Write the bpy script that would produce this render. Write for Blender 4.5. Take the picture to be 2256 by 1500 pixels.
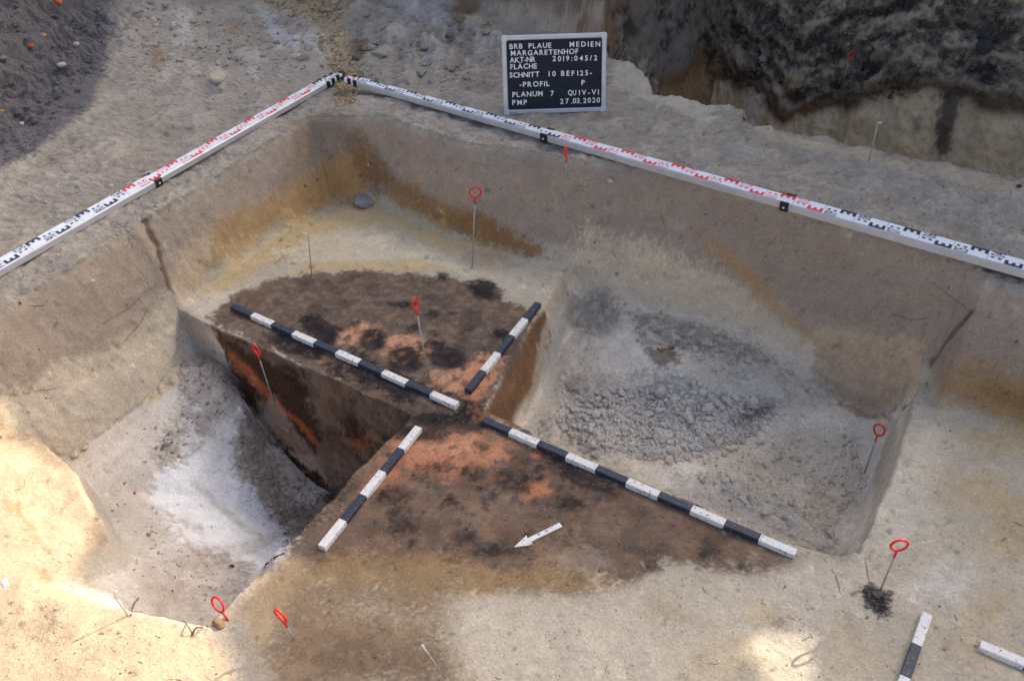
import bpy, math, random
import numpy as np
from mathutils import Vector, Matrix

for o in list(bpy.data.objects): bpy.data.objects.remove(o)
scene = bpy.context.scene
col = scene.collection
random.seed(7); rng = np.random.default_rng(7)

# ------------------------------------------------------------------ camera
RC = np.array([[0.8461513603330888, 0.5318466210845713, -0.034162070303008024],
               [0.32627718897455465, -0.5676477077332218, -0.7558566503379336],
               [-0.421391826405456, 0.6284228286322378, -0.6538453005815141]])
CAM = np.array([2.3302, -1.6728, 2.1007]); FPX = 2052.155
cd = bpy.data.cameras.new('camera'); cam = bpy.data.objects.new('camera', cd); col.objects.link(cam)
cd.sensor_fit = 'HORIZONTAL'; cd.sensor_width = 36.0; cd.lens = 36.0 * FPX / 2256.0
cd.clip_start = 0.05; cd.clip_end = 500
cam.matrix_world = Matrix(((RC[0][0], -RC[1][0], -RC[2][0], CAM[0]),
                           (RC[0][1], -RC[1][1], -RC[2][1], CAM[1]),
                           (RC[0][2], -RC[1][2], -RC[2][2], CAM[2]), (0, 0, 0, 1)))
scene.camera = cam

# ------------------------------------------------------------------ sky, sun, exposure
SUN = np.array([0.101, 0.268, 0.190]); SUN /= np.linalg.norm(SUN)
EL = math.asin(SUN[2]); AZ = math.atan2(SUN[0], SUN[1])
world = bpy.data.worlds.new('World'); scene.world = world; world.use_nodes = True
nt = world.node_tree; nt.nodes.clear()
sky = nt.nodes.new('ShaderNodeTexSky'); sky.sky_type = 'NISHITA'; sky.sun_disc = False
sky.sun_elevation = EL; sky.sun_rotation = AZ; sky.air_density = 0.7; sky.dust_density = 6.0; sky.ozone_density = 1.0
bg = nt.nodes.new('ShaderNodeBackground'); bg.inputs['Strength'].default_value = 0.13
wo = nt.nodes.new('ShaderNodeOutputWorld')
nt.links.new(sky.outputs[0], bg.inputs[0]); nt.links.new(bg.outputs[0], wo.inputs[0])
sd = bpy.data.lights.new('sun', 'SUN'); sd.energy = 2.2; sd.angle = math.radians(0.5); sd.color = (1.0, 0.95, 0.87)
sun = bpy.data.objects.new('sun', sd); col.objects.link(sun); sun.location = (3, 6, 5)
sun.rotation_euler = Vector(SUN).to_track_quat('Z', 'Y').to_euler()
scene.cycles.max_bounces = 5; scene.cycles.diffuse_bounces = 3; scene.cycles.glossy_bounces = 2
scene.view_settings.view_transform = 'Standard'; scene.view_settings.look = 'None'
scene.view_settings.gamma = 1.0; scene.view_settings.exposure = 1.50

# ------------------------------------------------------------------ helpers
def lin(c):
    c = np.asarray(c, float) / 255.0
    return np.where(c <= 0.04045, c / 12.92, ((c + 0.055) / 1.055) ** 2.4)
def S(x, a, b):
    t = np.clip((x - a) / (b - a), 0, 1); return t * t * (3 - 2 * t)
def smin(a, b, k):
    h = np.clip(0.5 + 0.5 * (b - a) / k, 0, 1); return b * (1 - h) + a * h - k * h * (1 - h)
def smax(a, b, k): return -smin(-a, -b, k)
def ray(px, py):
    d = RC.T @ np.array([(px - 1128) / FPX, (py - 750) / FPX, 1.0]); return d / np.linalg.norm(d)
def U(px, py, z):
    d = ray(px, py); return CAM + d * ((z - CAM[2]) / d[2])
PERM = rng.permutation(4096)
G2 = np.stack([np.cos(np.linspace(0, 2 * np.pi, 4096)), np.sin(np.linspace(0, 2 * np.pi, 4096))], 1)
G3 = rng.normal(size=(4096, 3)); G3 /= np.linalg.norm(G3, axis=1)[:, None]
def noise2(x, y, f, seed=0):
    x = x * f + seed * 17.31; y = y * f - seed * 9.77
    xi = np.floor(x).astype(np.int64); yi = np.floor(y).astype(np.int64); xf = x - xi; yf = y - yi
    u = xf ** 3 * (xf * (xf * 6 - 15) + 10); v = yf ** 3 * (yf * (yf * 6 - 15) + 10)
    def g(a, b):
        h = PERM[(PERM[(xi + a) & 4095] + yi + b) & 4095]; return G2[h, 0] * (xf - a) + G2[h, 1] * (yf - b)
    return ((g(0, 0) * (1 - u) + g(1, 0) * u) * (1 - v) + (g(0, 1) * (1 - u) + g(1, 1) * u) * v) * 1.5
def noise3(P, f, seed=0):
    X = P * f + seed * 13.7; I = np.floor(X).astype(np.int64); Fr = X - I
    W = Fr ** 3 * (Fr * (Fr * 6 - 15) + 10); r = 0
    for a in (0, 1):
        for b in (0, 1):
            for c in (0, 1):
                h = PERM[(PERM[(PERM[(I[:, 0] + a) & 4095] + I[:, 1] + b) & 4095] + I[:, 2] + c) & 4095]
                g = (G3[h] * (Fr - (a, b, c))).sum(1)
                w = (W[:, 0] if a else 1 - W[:, 0]) * (W[:, 1] if b else 1 - W[:, 1]) * (W[:, 2] if c else 1 - W[:, 2])
                r = r + g * w
    return r * 1.6
def seg_dist(X, Y, pts):
    d = np.full(X.shape, 1e9)
    for (ax, ay), (bx, by) in zip(pts[:-1], pts[1:]):
        dx, dy = bx - ax, by - ay; t = np.clip(((X - ax) * dx + (Y - ay) * dy) / (dx * dx + dy * dy + 1e-12), 0, 1)
        d = np.minimum(d, np.hypot(X - ax - t * dx, Y - ay - t * dy))
    return d
def poly_sd(X, Y, poly):
    """signed distance, positive inside"""
    n = len(poly); d = seg_dist(X, Y, list(poly) + [poly[0]]); ins = np.zeros(X.shape, bool)
    for i in range(n):
        (ax, ay), (bx, by) = poly[i], poly[(i + 1) % n]
        c = ((ay > Y) != (by > Y)); ins ^= c & (X < (bx - ax) * (Y - ay) / ((by - ay) if by != ay else 1e-12) + ax)
    return np.where(ins, d, -d)

# ------------------------------------------------------------------ node materials
def new_mat(name):
    m = bpy.data.materials.new(name); m.use_nodes = True; n = m.node_tree; n.nodes.clear()
    out = n.nodes.new('ShaderNodeOutputMaterial'); b = n.nodes.new('ShaderNodeBsdfPrincipled')
    n.links.new(b.outputs[0], out.inputs[0]); return m, n, b
def simple_mat(name, rgb, rough=0.5, metal=0.0, var=0.12, scale=60, bump=0.0, wear=None, spec=0.4):
    m, n, b = new_mat(name); L = n.links
    tc = n.nodes.new('ShaderNodeTexCoord'); nz = n.nodes.new('ShaderNodeTexNoise')
    nz.inputs['Scale'].default_value = scale; nz.inputs['Detail'].default_value = 6; L.new(tc.outputs['Object'], nz.inputs['Vector'])
    r = n.nodes.new('ShaderNodeValToRGB'); c = lin(rgb)
    r.color_ramp.elements[0].position = 0.3; r.color_ramp.elements[1].position = 0.7
    r.color_ramp.elements[0].color = (*(c * (1 - var)), 1); r.color_ramp.elements[1].color = (*np.minimum(c * (1 + var), 0.95), 1)
    L.new(nz.outputs['Fac'], r.inputs[0]); last = r.outputs[0]
    if wear:
        n2 = n.nodes.new('ShaderNodeTexNoise'); n2.inputs['Scale'].default_value = scale * 2.3; n2.inputs['Detail'].default_value = 8
        L.new(tc.outputs['Object'], n2.inputs['Vector'])
        r2 = n.nodes.new('ShaderNodeValToRGB'); r2.color_ramp.elements[0].position = wear[1]; r2.color_ramp.elements[1].position = wear[1] + 0.07
        L.new(n2.outputs['Fac'], r2.inputs[0]); mx = n.nodes.new('ShaderNodeMix'); mx.data_type = 'RGBA'
        L.new(r2.outputs[0], mx.inputs['Factor']); L.new(last, mx.inputs['A']); mx.inputs['B'].default_value = (*lin(wear[0]), 1); last = mx.outputs['Result']
    L.new(last, b.inputs['Base Color']); b.inputs['Roughness'].default_value = rough; b.inputs['Metallic'].default_value = metal
    b.inputs['Specular IOR Level'].default_value = spec
    if bump:
        bp = n.nodes.new('ShaderNodeBump'); bp.inputs['Strength'].default_value = 0.6; bp.inputs['Distance'].default_value = bump
        L.new(nz.outputs['Fac'], bp.inputs['Height']); L.new(bp.outputs[0], b.inputs['Normal'])
    return m

def soil_mat():
    m, n, b = new_mat('soil'); L = n.links
    at = n.nodes.new('ShaderNodeAttribute'); at.attribute_name = 'Col'
    cl = n.nodes.new('ShaderNodeAttribute'); cl.attribute_name = 'clod'
    tc = n.nodes.new('ShaderNodeTexCoord')
    def nz(scale, detail=8, rough=0.6, dist=0.0):
        t = n.nodes.new('ShaderNodeTexNoise'); t.inputs['Scale'].default_value = scale; t.inputs['Detail'].default_value = detail
        t.inputs['Roughness'].default_value = rough; t.inputs['Distortion'].default_value = dist
        L.new(tc.outputs['Object'], t.inputs['Vector']); return t.outputs['Fac']
    def mapr(x, a, c, lo, hi):
        r = n.nodes.new('ShaderNodeMapRange'); L.new(x, r.inputs[0])
        for i, v in enumerate((a, c, lo, hi)): r.inputs[i + 1].default_value = v
        return r.outputs[0]
    def math_(op, x, y):
        r = n.nodes.new('ShaderNodeMath'); r.operation = op
        for i, v in enumerate((x, y)):
            if isinstance(v, (int, float)): r.inputs[i].default_value = v
            else: L.new(v, r.inputs[i])
        return r.outputs[0]
    n1 = nz(22, 3, 0.62, 0.3); n2 = nz(120, 3, 0.75); n3 = nz(330, 2, 0.75)
    mp = n.nodes.new('ShaderNodeMapping'); mp.inputs['Scale'].default_value = (1, 1, .3); mp.inputs['Rotation'].default_value = (.55, .5, 0); L.new(tc.outputs['Object'], mp.inputs['Vector'])
    n4t = n.nodes.new('ShaderNodeTexNoise'); n4t.inputs['Scale'].default_value = 62; n4t.inputs['Detail'].default_value = 2; L.new(mp.outputs[0], n4t.inputs['Vector']); n4 = n4t.outputs['Fac']
    # tone: grain and mottling of the soil
    tone = math_('MULTIPLY', mapr(n1, 0.3, 0.7, 0.91, 1.09), mapr(n2, 0.32, 0.70, 0.86, 1.14))
    tone = math_('MULTIPLY', tone, mapr(n3, 0.3, 0.7, 0.84, 1.16))
    # dark organic specks and pale grains
    v = n.nodes.new('ShaderNodeTexVoronoi'); v.inputs['Scale'].default_value = 115; v.inputs['Randomness'].default_value = 1
    L.new(tc.outputs['Object'], v.inputs['Vector'])
    sc0 = n.nodes.new('ShaderNodeSeparateColor'); L.new(v.outputs['Color'], sc0.inputs[0])
    sp = math_('MULTIPLY', mapr(v.outputs['Distance'], 0.12, 0.30, 1.0, 0.0), mapr(sc0.outputs[0], 0.84, 0.88, 0.0, 0.6))
    sp = math_('MULTIPLY', sp, mapr(n1, 0.40, 0.55, 0.15, 1.0))
    pg = math_('MULTIPLY', mapr(v.outputs['Distance'], 0.10, 0.26, 1.0, 0.0), mapr(sc0.outputs[1], 0.88, 0.91, 0.0, 0.55))
    mul = n.nodes.new('ShaderNodeVectorMath'); mul.operation = 'SCALE'; L.new(at.outputs['Color'], mul.inputs[0]); L.new(tone, mul.inputs['Scale'])
    mx = n.nodes.new('ShaderNodeMix'); mx.data_type = 'RGBA'; L.new(sp, mx.inputs['Factor']); L.new(mul.outputs[0], mx.inputs['A'])
    dk = n.nodes.new('ShaderNodeVectorMath'); dk.operation = 'SCALE'; dk.inputs['Scale'].default_value = 0.38; L.new(mul.outputs[0], dk.inputs[0]); L.new(dk.outputs[0], mx.inputs['B'])
    mx2 = n.nodes.new('ShaderNodeMix'); mx2.data_type = 'RGBA'; L.new(pg, mx2.inputs['Factor']); L.new(mx.outputs['Result'], mx2.inputs['A'])
    mx2.inputs['B'].default_value = (0.5, 0.45, 0.38, 1)
    L.new(mx2.outputs['Result'], b.inputs['Base Color']); b.inputs['Roughness'].default_value = 0.93; b.inputs['Specular IOR Level'].default_value = 0.12
    # fine relief
    h = math_('ADD', math_('MULTIPLY', n1, 1.0), math_('MULTIPLY', n2, 0.55)); h = math_('ADD', h, math_('MULTIPLY', n3, 0.22)); h = math_('ADD', h, math_('MULTIPLY', n4, 0.22))
    h = math_('MULTIPLY', h, math_('ADD', math_('MULTIPLY', cl.outputs['Fac'], 2.4), 0.62))
    h = math_('SUBTRACT', h, math_('MULTIPLY', sp, 0.2))
    bp = n.nodes.new('ShaderNodeBump'); bp.inputs['Strength'].default_value = 0.9; bp.inputs['Distance'].default_value = 0.0085
    L.new(h, bp.inputs['Height']); L.new(bp.outputs[0], b.inputs['Normal'])
    return m
M = {
 'soil': soil_mat(),
 'white': simple_mat('white_paint', (224, 221, 213), 0.5, var=0.07, scale=45, wear=((148, 134, 114), 0.585)),
 'black': simple_mat('black_paint', (48, 54, 66), 0.45, var=0.25, scale=45, wear=((120, 112, 102), 0.61)),
 'staffwhite': simple_mat('staff_white', (226, 228, 230), 0.35, var=0.03, scale=25, wear=((190, 184, 174), 0.66)),
 'alu': simple_mat('aluminium', (196, 196, 198), 0.38, 0.35, var=0.07, scale=30),
 'navy': simple_mat('print_black', (36, 42, 62), 0.5, var=0.1),
 'redprint': simple_mat('print_red', (222, 52, 62), 0.5, var=0.1),
 'plastic': simple_mat('black_plastic', (26, 27, 32), 0.42, var=0.15),
 'felt': simple_mat('board_black', (34, 40, 48), 0.7, var=0.12, scale=50),
 'letter': simple_mat('letter_white', (235, 235, 235), 0.4, var=0.03),
 'red': simple_mat('red_paint', (222, 46, 36), 0.35, var=0.12, scale=90, wear=((150, 70, 60), 0.7)),
 'steel': simple_mat('weathered_steel', (168, 166, 162), 0.5, 0.4, var=0.25, scale=120, wear=((96, 70, 50), 0.62)),
 'brass': simple_mat('bright_tip', (215, 215, 210), 0.4, var=0.05),
 'root': simple_mat('root_bark', (120, 92, 62), 0.85, var=0.3, scale=80, bump=0.002),
 'hair': simple_mat('hair_root', (88, 74, 60), 0.9, var=0.3, scale=60),
 'dkroot': simple_mat('dark_stick', (62, 50, 42), 0.85, var=0.3, scale=80, bump=0.002),
 'tan_stone': simple_mat('tan_stone', (150, 118, 82), 0.8, var=0.25, scale=60, bump=0.003),
 'pale_stone': simple_mat('pale_stone', (186, 172, 148), 0.8, var=0.18, scale=60, bump=0.003),
 'grey_stone': simple_mat('grey_stone', (140, 133, 131), 0.8, var=0.2, scale=50, bump=0.004),
 'dark_stone': simple_mat('dark_stone', (66, 58, 54), 0.8, var=0.25, scale=70, bump=0.003),
 'brick': simple_mat('brick_bit', (190, 92, 52), 0.85, var=0.25, scale=80, bump=0.003),
 'blocker': simple_mat('blocker_cloth', (96, 100, 92), 0.8, var=0.1, scale=3, bump=0.01),  # cloth of the added, unseen sun blockers
 'wood': simple_mat('post_wood', (120, 98, 72), 0.8, var=0.25, scale=15, bump=0.003),
}

def obj(name, verts, faces, mat, parent=None, smooth=False):
    me = bpy.data.meshes.new(name); me.from_pydata([tuple(map(float, v)) for v in verts], [], faces); me.update()
    if mat: me.materials.append(mat)
    if smooth: me.polygons.foreach_set('use_smooth', np.ones(len(me.polygons), bool))
    o = bpy.data.objects.new(name, me); col.objects.link(o)
    if parent: o.parent = parent
    return o
def tag(o, label, cat, group=None):
    o['label'] = label; o['category'] = cat
    if group: o['group'] = group
    return o
def empty(name, loc, label, cat, group=None, rot=None):
    e = bpy.data.objects.new(name, None); col.objects.link(e); e.location = loc; e.empty_display_size = 0.05
    if rot: e.rotation_euler = rot
    return tag(e, label, cat, group)
class MB:
    def __init__(s): s.v = []; s.f = []
    def box(s, x0, x1, y0, y1, z0, z1, ch=0.0):
        b = len(s.v)
        if ch <= 0:
            s.v += [(x, y, z) for z in (z0, z1) for y in (y0, y1) for x in (x0, x1)]
            s.f += [tuple(b + i for i in q) for q in ((0, 2, 3, 1), (4, 5, 7, 6), (0, 1, 5, 4), (2, 6, 7, 3), (0, 4, 6, 2), (1, 3, 7, 5))]
        else:   # chamfer round the long x edges
            prof = [(y0 + ch, z0), (y1 - ch, z0), (y1, z0 + ch), (y1, z1 - ch), (y1 - ch, z1), (y0 + ch, z1), (y0, z1 - ch), (y0, z0 + ch)]
            for x in (x0, x1): s.v += [(x, y, z) for y, z in prof]
            for i in range(8): s.f.append((b + i, b + (i + 1) % 8, b + 8 + (i + 1) % 8, b + 8 + i))
            s.f += [tuple(b + i for i in reversed(range(8))), tuple(b + 8 + i for i in range(8))]
        return s
    def tube(s, pts, r, n=8, closed=False, caps=True):
        pts = [np.array(p, float) for p in pts]; m = len(pts); b = len(s.v); prev = None
        rr = r if isinstance(r, (list, tuple)) else [r] * m
        for i, p in enumerate(pts):
            if closed: t = pts[(i + 1) % m] - pts[i - 1]
            else: t = pts[min(i + 1, m - 1)] - pts[max(i - 1, 0)]
            t = t / (np.linalg.norm(t) + 1e-12)
            if prev is None:
                a = np.cross(t, (0, 0, 1.0)); a = a if np.linalg.norm(a) > 0.1 else np.cross(t, (1.0, 0, 0))
            else: a = prev - t * (prev @ t)
            a = a / np.linalg.norm(a); prev = a; c = np.cross(t, a)
            for k in range(n): s.v.append(tuple(p + rr[i] * (a * math.cos(2 * math.pi * k / n) + c * math.sin(2 * math.pi * k / n))))
        for i in range(m if closed else m - 1):
            j = (i + 1) % m
            for k in range(n): s.f.append((b + i * n + k, b + i * n + (k + 1) % n, b + j * n + (k + 1) % n, b + j * n + k))
        if caps and not closed: s.f += [tuple(b + k for k in reversed(range(n))), tuple(b + (m - 1) * n + k for k in range(n))]
        return s
    def build(s, name, mat, parent=None, smooth=False): return obj(name, s.v, s.f, mat, parent, smooth)

# ------------------------------------------------------------------ terrain: heights
PLANUM = 0.0
def lerp_tab(x, tab): return np.interp(x, [a for a, _ in tab], [b for _, b in tab])
def h_upper(X, Y):
    """old ground surface round the trench, spoil, and the deeper trench behind"""
    h = 0.313 + 0.045 * S(X, -0.42, 0.0) * S(Y, 0.2, 0.9) + 0.03 * S(X, 0.0, 1.8)
    # surface dips a little towards the trench lip
    # dark spoil heap at the left
    A = U(250, -40, .33); B = U(-60, 400, .33); dx, dy = B[0] - A[0], B[1] - A[1]; ln = math.hypot(dx, dy)
    d = ((X - A[0]) * dy - (Y - A[1]) * dx) / ln
    d = d + 0.05 * noise2(X, Y, 2.2, 3) + 0.03 * np.sin(Y * 3)
    m = np.maximum(d, 0) if d.mean() > 1e9 else np.maximum(-d if ((-3 - A[0]) * dy - (0 - A[1]) * dx) < 0 else d, 0)
    h = h + np.minimum(0.50 * m, 0.9 + 0.1 * m) * S(m, 0, 0.25)
    # churned slope at the back
    d2 = np.maximum(Y - 1.25 + 0.25 * np.minimum(X + 0.2, 0.4) - 2.5 * S(X, -0.3, 0.6), 0)
    h = h + 0.14 * d2 + 0.05 * d2 * noise2(X, Y, 3.0, 5)
    # bank behind (left part) and step to the deeper trench
    bank = (Y - (1.93 + 0.05 * noise2(X, Y, 2.5, 8))) / 0.22 + 0.40
    bank = np.where(X < 0.48, bank, (Y - 3.2) / 0.2)
    h = np.where(Y > 1.75, smax(h, np.minimum(bank, 1.1 + 0.03 * (Y - 2)), 0.03), h)
    # deeper trench behind
    ep = sorted([tuple(U(a, b, .365)[:2]) for a, b in [(1336, 112), (1345, 122), (1400, 140), (1432, 170), (1442, 206), (1540, 226), (1640, 241), (1660, 279), (1760, 301), (1850, 320), (1950, 341), (2100, 368), (2256, 400)]])
    edge = lerp_tab(X, [(0.2, ep[0][1] + .5), (ep[0][0] - .02, ep[0][1] + .1)] + ep + [(4, 1.66)])
    edge = edge + 0.014 * noise2(X, Y, 9, 2) + 0.010 * noise2(X, Y, 24, 4) - 0.012
    near = 0.36 - (Y - edge) / 0.22
    far = -0.36 + (Y - (2.86 + 0.04 * noise2(X, Y, 2.5, 12) + 0.02 * noise2(X, Y, 8, 13))) / 0.20
    west = -0.36 - (X - (0.62 + 0.03 * noise2(X, Y, 4, 14))) / 0.20
    west = np.where(Y > 1.8, west, -9)
    flo = -0.38 + 0.03 * S(X, 1.4, 2.4) + 0.01 * noise2(X, Y, 6, 15)
    pit = smax(smax(flo, near, 0.04), smax(far, west, 0.05), 0.03)
    pit = np.minimum(pit, 1.15)
    h = np.where((Y > 1.4) & (X > 0.2), smin(np.where(Y > edge - 0.1, np.maximum(h, np.where(Y > 2.4, 1.2, h)), h), pit, 0.03), h)
    return h

LP_SW0 = np.array([-0.21, -0.79]); LP_SW1 = np.array([0.20, -1.12])
def h_base(X, Y):
    wob = 0.008 * noise2(X, Y, 7, 21) + 0.004 * noise2(X, Y, 22, 22)
    # ---- left quadrant pit
    Xw, Yw = X + wob, Y + wob * 0.8
    n_ = -( -0.118 - Yw) / 0.085                       # north profile (nearly vertical)
    e_ = (Xw - 0.895) / 0.07                           # east side
    w_ = (-0.187 - Xw) / 0.344                         # continues the west trench wall
    cp = [tuple(U(a, b, -.035)[:2]) for a, b in [(-90, 830), (0, 900), (60, 948), (110, 990), (145, 1020), (180, 1080), (205, 1128), (228, 1165), (246, 1196)]]
    yc = lerp_tab(X, [(cp[0][0] - 1, cp[0][1] + .1)] + cp + [(cp[-1][0] + .05, -1.10), (.7, -1.3)])
    dc = Y - yc + 0.010 * noise2(X, Y, 12, 24) + 0.006 * noise2(X, Y, 34, 26)
    sw = -.035 - np.maximum(dc, 0) / 0.20 + .045 * S(-dc, 0.0, 0.24) + 0.008 * noise2(X, Y, 9, 27)
    yS = lerp_tab(X, [(-.2, -1.15), (0.46, -1.125), (0.60, -1.10), (0.75, -1.05), (0.9, -1.0), (1.2, -1.0)])
    s_ = -(Yw - yS) / lerp_tab(X, [(0.2, 1.5), (0.46, 1.3), (0.62, 0.5), (0.8, 0.30)])
    flo = -0.60 + smax(0.40 * S(-X, -0.50, 0.12), 0.38 * S(-Y, 0.28, 1.08), .10)
    flo = flo + 0.012 * noise2(X, Y, 5, 25) + 0.02 * np.exp(-(((X + .02) / .10) ** 2 + ((Y + .25) / .12) ** 2))
    # slumped cone in the corner by the profile
    flo = flo + 0.10 * np.exp(-(((X - .05) / .16) ** 2 + ((Y + .20) / .10) ** 2)) + 0.03 * np.exp(-(((X - .28) / .10) ** 2 + ((Y + .42) / .2) ** 2))
    lp = smax(smax(flo, n_, 0.012), smax(e_, w_, 0.02), 0.02); lp = smax(lp, smax(sw, s_, 0.03), 0.012)
    # ---- right quadrant pit
    xw = lerp_tab(Y, [(-.05, 1.095), (0.1, 1.065), (0.25, 1.03), (0.518, 0.982), (0.68, 0.955), (0.78, 0.935), (1.0, 0.92)])
    w2 = -(Xw - xw) / lerp_tab(Y, [(0.0, 0.20), (0.5, 0.24), (0.7, 0.35), (0.85, 0.5)])
    xe = lerp_tab(Y, [(0, 2.25), (0.074, 2.255), (0.5, 2.252), (0.735, 2.225), (1.02, 2.25), (1.2, 2.27)])
    e2 = (Xw - xe) / 0.20
    ys = lerp_tab(X, [(1.05, 0.012), (1.6, 0.010), (2.08, 0.005), (2.15, 0.02), (2.21, 0.035), (2.24, 0.07)])
    s2 = -(Yw - ys) / 0.10
    fl2 = -0.25 + 0.12 * S(Y, 0.52, 0.92) + 0.05 * S(-Y, -0.25, 0.0) - 0.03 * S(X, 1.7, 2.1)
    cl = S(np.minimum(np.minimum(X - xw - .10, xe - X - .09), np.minimum(Y - .02, 0.86 - Y)), -0.02, 0.06)
    b1 = np.abs(noise2(X, Y, 11, 31)); b2 = np.abs(noise2(X, Y, 27, 32)); b3 = np.abs(noise2(X, Y, 60, 33))
    rough = cl * S(noise2(X, Y, 3.0, 34) + 0.35, 0.0, 0.5)
    fl2 = fl2 + cl * (0.030 * noise2(X, Y, 5, 35)) + rough * (0.013 * b1 + 0.013 * b2 + 0.013 * b3 - 0.010)
    fl2 = fl2 + 0.05 * np.exp(-(((X - 1.08) / .10) ** 2 + ((Y - .60) / .16) ** 2)) + 0.05 * np.exp(-(((X - 1.45) / .22) ** 2 + ((Y - .68) / .07) ** 2))
    fl2 = fl2 - 0.025 * np.exp(-(((X - 1.93) / .07) ** 2 + ((Y - .62) / .05) ** 2))
    rp = smax(smax(fl2, w2, 0.03), smax(e2, s2, 0.02), 0.03)
    # ---- planum: gently undulating, trowelled
    pl = 0.004 * noise2(X, Y, 3, 41) + 0.0022 * noise2(X, Y, 11, 42)
    pl = pl + 0.03 * S(-Y, 0.98, 1.2) * S(-X, -1.10, -0.85)            # sandy ledge, slightly higher
    pl = pl + 0.012 * S(-Y, 0.95, 1.3) * noise2(X, Y, 8, 43)
    pl = pl + 0.02 * np.exp(-((Y - .80) / .10) ** 2) * S(X, 2.25, 2.4)
    b = smin(smin(pl, lp, 0.016), rp, 0.014)
    return b, rough
def height(X, Y):
    b, rough = h_base(X, Y)
    up = h_upper(X, Y)
    wobw = 0.010 * noise2(X, Y, 5, 51)
    zw = (-0.187 - X + wobw + 0.002 * noise2(X, Y, 26, 54) + 0.012 * np.exp(-((Y + .10) / .02) ** 2)) / 0.344
    yf = lerp_tab(X, [(-.3, .70), (-.1, .755), (.05, .80), (.25, .775), (.44, .77), (.80, .83), (.94, .86), (1.15, .90), (1.4, .955), (1.63, .965), (1.78, .945), (1.84, .93), (2.0, .915), (2.17, .885), (2.24, .85), (2.30, .73), (2.45, .71), (2.8, .69), (3.4, .66)])
    run = lerp_tab(X, [(0, .30), (.8, .32), (1.4, .28), (2.1, .26), (2.24, .30), (2.32, .52), (3, .52)])
    zn = (Y - yf + 0.010 * noise2(X, Y, 6, 52) + 0.003 * noise2(X, Y, 18, 53) + 0.0015 * noise2(X, Y, 44, 55)) / run
    wall = smax(zw, zn, 0.05)
    h = smax(b, wall, 0.022)
    h = np.where(wall < 1.0, smin(h, up, 0.055), up)
    h = np.where((wall >= 1.0), up, h)
    return h, rough, up

def axis(parts):
    a = []
    for lo, hi, st in parts: a.append(np.arange(lo, hi - st * 0.3, st))
    a.append([parts[-1][1]]); return np.concatenate(a)
gx = np.concatenate([[-80, -40, -20, -12, -8, -6], axis([(-4.5, -2.9, .05), (-2.9, -1.7, .016), (-1.7, -0.52, .010), (-0.52, -0.34, .007), (-0.34, -0.10, .0035), (-0.10, 0.46, .0058), (0.46, 0.64, .0036), (0.64, 0.86, .0058), (0.86, 0.96, .004), (0.96, 1.24, .0034), (1.24, 2.16, .0058), (2.16, 2.28, .004), (2.28, 2.66, .006), (2.66, 3.1, .012), (3.1, 4.5, .05)]), [6, 8, 12, 20, 40, 80]])
gy = np.concatenate([[-80, -40, -20, -12, -8, -5, -4], axis([(-3.2, -1.7, .05), (-1.7, -1.42, .012), (-1.42, -0.20, .0058), (-0.20, -0.165, .003), (-0.165, -0.108, .0011), (-0.108, 0.0, .005), (0.0, 0.05, .0025), (0.05, 0.68, .0058), (0.68, 1.08, .0034), (1.08, 1.95, .0085), (1.95, 2.80, .014), (2.80, 3.16, .0028), (3.16, 3.3, .01), (3.3, 5.2, .06)]), [6, 8, 12, 20, 40, 80]])
NX, NY = len(gx), len(gy)
X, Y = np.meshgrid(gx, gy)
H, ROUGH, UPS = height(X, Y)
far_m = S(np.maximum(np.maximum(-X - 4, X - 4), np.maximum(-Y - 3, Y - 5)), 0, 4)
H = H * (1 - far_m) + 1.1 * far_m
gyv, gxv = np.gradient(H, gy, gx)
N = np.stack([-gxv, -gyv, np.ones_like(H)], -1); N /= np.linalg.norm(N, axis=-1)[..., None]
P = np.stack([X, Y, H], -1).reshape(-1, 3); Nf = N.reshape(-1, 3)
inner = ((P[:, 0] > -4) & (P[:, 0] < 4) & (P[:, 1] > -2.5) & (P[:, 1] < 4.2))
# relief along the surface normal, so that the steep faces get it as well
upz = Nf[:, 2]
steep = 1 - S(upz, 0.45, 0.85)
isup = S(P[:, 2], 0.20, 0.30) * (1 - steep)
n8 = noise3(P, 9, 1); n30 = noise3(P, 33, 2); n75 = noise3(P, 80, 3)
amp = 0.0016 + 0.0055 * isup + 0.0012 * steep
disp = amp * (n8 * 1.6 + n30 * 0.9 + n75 * 0.5)
farw = S(P[:, 1], 1.75, 1.95)
da_ = np.stack([P[:, 0] * .85 + P[:, 1] * .53, (P[:, 1] * .85 - P[:, 0] * .53) * 3.6, P[:, 2] * 2], 1)
stf = S(np.minimum(np.abs(P[:, 0] + .44), np.abs(P[:, 1] - 1.05 + .04 * P[:, 0])), .05, .16); disp = disp + isup * (1 - farw) * stf * (.010 * noise3(P, 6, 73) + .006 * n8)
scr = noise3(da_, 12, 71) + .7 * noise3(da_, 30, 72); disp = disp + isup * (1 - farw) * .0042 * scr
disp = disp + farw * steep * (0.012 * noise3(P * (1, 1, 1.8), 8, 5) + 0.007 * n30 + 0.003 * n75)
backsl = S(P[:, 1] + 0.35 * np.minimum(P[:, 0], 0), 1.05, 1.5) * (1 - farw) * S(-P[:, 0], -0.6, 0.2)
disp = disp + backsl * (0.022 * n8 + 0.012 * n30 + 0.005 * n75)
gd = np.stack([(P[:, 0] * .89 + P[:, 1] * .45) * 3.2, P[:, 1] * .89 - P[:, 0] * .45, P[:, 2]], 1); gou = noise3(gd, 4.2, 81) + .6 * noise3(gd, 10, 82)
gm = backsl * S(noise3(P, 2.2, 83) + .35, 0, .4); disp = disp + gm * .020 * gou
mound = S(-P[:, 0] - 0.35 * P[:, 1], 1.1, 1.5)
disp = disp + mound * (0.035 * n8 + 0.018 * n30 + 0.009 * n75)
PD = P + Nf * (disp * inner)[:, None]
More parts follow.
